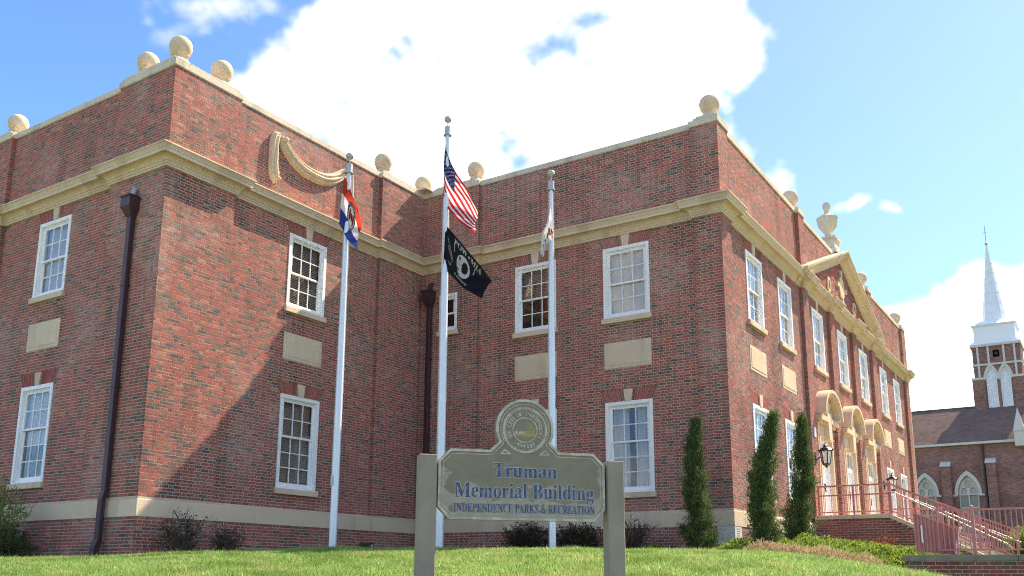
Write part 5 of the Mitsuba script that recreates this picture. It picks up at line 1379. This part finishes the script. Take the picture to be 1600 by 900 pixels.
# small things along the walls
ub = thing('utility_box', 'grey utility box against the left wall, half hidden by the green bush', 'utility box')
obj('body', MB().box(-4.62, -3.86, -.35, -.04, .12, .90, .015).get(), 'm_grey_box', ub)
obj('hood', MB().box(-4.66, -3.82, -.39, -.02, .903, .95, .01).get(), 'm_grey_box', ub)
obj('cover_plate', MB().box(-4.50, -4.26, -.362, -.351, .45, .78).get(), 'm_paint', ub)
ed = obj('planter_edge', MB().box(-6.5, -3.35, -1.35, -1.2, -.05, .33, .012).get(), 'm_concrete')
tag(ed, 'low dark planter edging at the left end of the lawn', 'edging')
def floodlight(x, y, label):
    k_ = thing('floodlight', label, 'floodlight', 'ground floodlights along the lawn edge')
    z = float(ground(x, y)) + .06
    obj('housing', MB().box(x - .14, x + .14, y - .09, y + .09, z + .04, z + .19, .015).get(), 'm_iron', k_)
    obj('bracket', MB().box(x + .145, x + .16, y - .03, y + .03, z - .08, z + .15).box(x - .16, x - .145, y - .03, y + .03, z - .08, z + .15).box(x - .16, x + .16, y - .04, y + .04, z - .10, z - .078).get(), 'm_cap_metal', k_)
floodlight(2.45, 4.0, 'small black floodlight on the lawn left of the sign, by the left flagpole')
floodlight(4.02, 6.6, 'small black floodlight under the left half of the sign')
floodlight(5.95, 6.7, 'small black floodlight under the right half of the sign')

# ================================================================ the church beyond
ch = thing('church', 'dark brick church with lancet windows, a square tower and a white metal spire', 'church')
YN = 68.7
MN = frame((0, YN, 0), (1, 0, 0), (0, -1, 0))
def lancet(u, w, z0, zs, rise):
    r_ = (w * w / 4 + rise * rise) / w
    a = math.atan2(rise, r_ - w / 2)
    t = np.linspace(0, a, 12)
    R_ = [(u + w / 2 - r_ + r_ * math.cos(q), zs + r_ * math.sin(q)) for q in t]
    L_ = [(2 * u - x, z) for x, z in R_[::-1]]
    return Polygon([(u - w / 2, z0), (u + w / 2, z0)] + R_ + L_[1:])
XN0, XN1, ZE = -6.0, 20.0, 10.30
LW = [(-2.5, 1.42), (.65, 1.42), (3.70, 1.42), (6.75, 1.42), (12.4, 1.42)]
nave = sbox(XN0, -.5, XN1, ZE).difference(shapely.union_all([lancet(u, w, 3.2, 6.55, 1.35) for u, w in LW]))
m = extrude(nave, .5, -.5)
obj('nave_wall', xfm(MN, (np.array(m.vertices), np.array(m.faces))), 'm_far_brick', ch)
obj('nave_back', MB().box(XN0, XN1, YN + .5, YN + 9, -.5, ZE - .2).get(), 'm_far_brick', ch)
mm = lambda m: xfm(MN, (np.array(m.vertices), np.array(m.faces)))
for u, w in LW[1:]:
    k_ = numbered(ch + '__lancet_window')
    obj('hood_mould', mm(extrude(lancet(u, w + .5, 6.4, 6.55, 1.70).difference(lancet(u, w, 3, 6.55, 1.35)), .14, -.04)), 'm_white_stone', k_)
    obj('label_stop', xfm(MN, MB().box(u - w / 2 - .42, u - w / 2 - .05, 6.28, 6.42, -.02, .12).box(u + w / 2 + .05, u + w / 2 + .42, 6.28, 6.42, -.02, .12).get()), 'm_white_stone', k_)
    fr = lancet(u, w - .02, 3.21, 6.55, 1.33)
    lights = shapely.union_all([sbox(u - w / 2 + .12, 3.4 + q * 1.02, u - .05, 3.4 + q * 1.02 + .92) for q in range(3)] + [sbox(u + .05, 3.4 + q * 1.02, u + w / 2 - .12, 3.4 + q * 1.02 + .92) for q in range(3)])
    tr = shapely.union_all([ellipse(u - .30, 6.72, .20, .24), ellipse(u + .30, 6.72, .20, .24), ellipse(u, 7.22, .24, .30), lancet(u - .3, .4, 6.45, 6.5, .1), lancet(u + .3, .4, 6.45, 6.5, .1)])
    obj('tracery', mm(extrude(fr.difference(lights).difference(tr), .10, -.28)), 'm_white_stone', k_)
    obj('stained_glass', mm(extrude(sbox(u - w / 2, 3.2, u + w / 2, 6.4), .02, -.34)), 'm_stained', k_)
    obj('upper_glass', mm(extrude(lancet(u, w, 6.402, 6.55, 1.34), .02, -.34)), 'm_stained_pale', k_)
    obj('sill', xfm(MN, MB().box(u - w / 2 - .2, u + w / 2 + .2, 3.0, 3.19, -.3, .15).get()), 'm_white_stone', k_)
for u, zt_ in ((-.9, 9.0), (2.15, 9.0), (5.30, 9.0), (8.52, 9.1), (14.4, 9.1)):
    k_ = numbered(ch + '__buttress')
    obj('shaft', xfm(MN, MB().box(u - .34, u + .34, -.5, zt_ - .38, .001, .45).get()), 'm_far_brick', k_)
    m = Polygon([(0, 0), (.52, 0), (.52, .06), (.0, .42)])
    mx = extrude(m, .76, -.38)
    vv = np.array(mx.vertices); vv = np.stack([u + vv[:, 2], zt_ - .38 + vv[:, 1], vv[:, 0]], 1)
    obj('weathering', xfm(MN, (vv, np.array(mx.faces))), 'm_white_stone', k_)
obj('water_table', xfm(MN, MB().box(XN0, XN1, 2.5, 2.75, .0, .16).get()), 'm_white_stone', ch)
obj('eaves', xfm(MN, MB().box(XN0, XN1, ZE - .02, ZE + .16, -.3, .28).get()), 'm_white_stone', ch)
obj('drain_pipe', xfm(MN, MB().tube([(8.06, ZE, .14), (8.06, -.4, .14)], .075, 8).get()), 'm_iron', ch)
RY, RZ = YN + 4.6, 13.98
obj('roof', MB().add([(XN0, YN - .25, ZE + .10), (XN1, YN - .25, ZE + .10), (XN1, RY, RZ), (XN0, RY, RZ), (XN0, 2 * RY - YN + .25, ZE + .1), (XN1, 2 * RY - YN + .25, ZE + .1)], [(0, 1, 2), (0, 2, 3), (3, 2, 5), (3, 5, 4)]).get(), 'm_shingle', ch)
obj('ridge_cap', MB().box(XN0, XN1, RY - .1, RY + .1, RZ - .05, RZ + .07).get(), 'm_shingle', ch)
# tower
tw = numbered(ch + '__tower')
YT = 73.0
tx0, tx1 = 7.55, 11.08
tcx, tcy = (tx0 + tx1) / 2, YT + 1.77
MTW = frame((0, YT, 0), (1, 0, 0), (0, -1, 0))
mt = lambda m: xfm(MTW, (np.array(m.vertices), np.array(m.faces)))
LV = [(tcx - .52, .78), (tcx + .52, .78)]
face = sbox(tx0, 9, tx1, 19.0).difference(shapely.union_all([lancet(u, w, 13.75, 16.2, 1.0) for u, w in LV] + [sbox(tcx - .24, 18.0, tcx + .24, 18.62)]))
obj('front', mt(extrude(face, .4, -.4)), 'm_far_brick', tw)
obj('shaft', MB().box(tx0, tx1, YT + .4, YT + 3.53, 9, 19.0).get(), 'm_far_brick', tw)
for s in (-1, 1):
    x = tx0 if s < 0 else tx1
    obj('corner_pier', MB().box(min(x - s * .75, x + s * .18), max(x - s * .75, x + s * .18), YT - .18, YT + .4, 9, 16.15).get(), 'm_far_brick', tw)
    obj('corner_weathering', MB().box(min(x - s * .80, x + s * .22), max(x - s * .80, x + s * .22), YT - .22, YT + .45, 16.15, 16.34).get(), 'm_white_stone', tw)
for u, w in LV:
    obj('arch_stone', mt(extrude(lancet(u, w + .36, 16.1, 16.2, 1.28).difference(lancet(u, w, 13, 16.2, 1.0)), .10, -.02)), 'm_white_stone', tw)
    lk = numbered(tw + '__louvre')
    sc_ = MB()
    for q in range(23):
        z = 13.8 + q * .145
        ww = w / 2 if z < 16.2 else w / 2 * max(.12, math.sqrt(max(0, 1 - ((z - 16.15) / 1.06) ** 1.6)))
        sc_.add([(u - ww, z, -.12), (u + ww, z, -.12), (u + ww, z + .138, -.165), (u - ww, z + .138, -.165), (u - ww, z - .004, -.155), (u + ww, z - .004, -.155)], [(0, 1, 2), (0, 2, 3), (0, 5, 1), (0, 4, 5)])
    scene[lk] = mikit.ply(xfm(MTW, sc_.get()), 'm_white_metal'); tag(lk, kind='stuff')
    obj('louvre_frame', mt(extrude(lancet(u, w, 13.75, 16.2, 1.0).difference(lancet(u, w - .12, 13.83, 16.2, .92)), .06, -.1)), 'm_white_metal', tw)
obj('louvre_back', mt(extrude(sbox(tcx - 1.2, 13.6, tcx + 1.2, 17.3), .02, -.39)), 'm_dark', tw)
for z in (17.35,): obj('string_course', MB().box(tx0 - .06, tx1 + .06, YT - .08, YT + 3.6, z, z + .16).get(), 'm_white_stone', tw)
for x in (tx0 + .40, tcx - .58, tcx + .58, tx1 - .40):
    obj('stone_strip', mt(extrude(sbox(x - .08, 16.3 if abs(x - tcx) > 1 else 17.2, x + .08, 18.98), .07, .0)), 'm_white_stone', tw)
obj('side_strip', MB().box(tx1 - .001, tx1 + .07, YT + .8, YT + .96, 16.3, 18.98).box(tx1 - .001, tx1 + .07, YT + 2.2, YT + 2.36, 16.3, 18.98).get(), 'm_white_stone', tw)
obj('belfry_opening', mt(extrude(sbox(tcx - .24, 18.0, tcx + .24, 18.62), .02, -.3)), 'm_dark', tw)
e = trimesh.creation.icosphere(2, .16); e.apply_translation((tcx, YT + .12, 18.3))
obj('bell', e, 'm_iron', tw, smooth=True)
obj('tower_cornice', MB().box(tx0 - .14, tx1 + .14, YT - .14, YT + 3.67, 18.96, 19.16).get(), 'm_white_stone', tw)
sp = numbered(ch + '__spire')
def sq(h0, z0, h1, z1):
    pr = [(0, z0), (h0, z0), (h1, z1), (0, z1)]
    m = lathe(pr, square=True); m.apply_translation((tcx, tcy, 0)); return m
obj('skirt', sq(1.90, 19.165, 1.58, 19.5), 'm_white_metal', sp)
obj('drum', sq(1.55, 19.48, 1.55, 20.75), 'm_white_metal', sp)
obj('drum_cornice', sq(1.58, 20.70, 1.70, 20.88), 'm_white_metal', sp)
obj('broach', sq(1.70, 20.885, .95, 21.35), 'm_white_metal', sp)
m = MB()
zs = np.linspace(21.2, 28.35, 9); rs = np.linspace(.95, .045, 9)
for q in range(8):
    pr = [(rs[q] + .018, zs[q]), (rs[q + 1] + .0, zs[q + 1])]
    g = lathe(pr, 8); m.mesh(g)
g = m.get(); g = (g[0] + [tcx, tcy, 0], g[1])
obj('needle', g, 'm_white_metal', sp)
e = trimesh.creation.icosphere(2, .13); e.apply_translation((tcx, tcy, 28.42))
obj('ball', e, 'm_cap_metal', sp, smooth=True)
obj('cross', MB().tube([(tcx, tcy, 28.5), (tcx, tcy, 30.1)], .035, 6).bar((tcx - .11, tcy, 29.5), (tcx + .11, tcy, 29.5), .05).get(), 'm_cap_metal', sp)
gp = MB().box(10.35, 11.1, YN - .6, YN + .1, 9.9, 11.0).mesh(lathe([(.38, 11.0), (.40, 11.1), (.0, 12.9)], square=True).apply_translation((10.72, YN - .25, 0)))
obj('pinnacle', gp.get(), 'm_white_stone', ch)
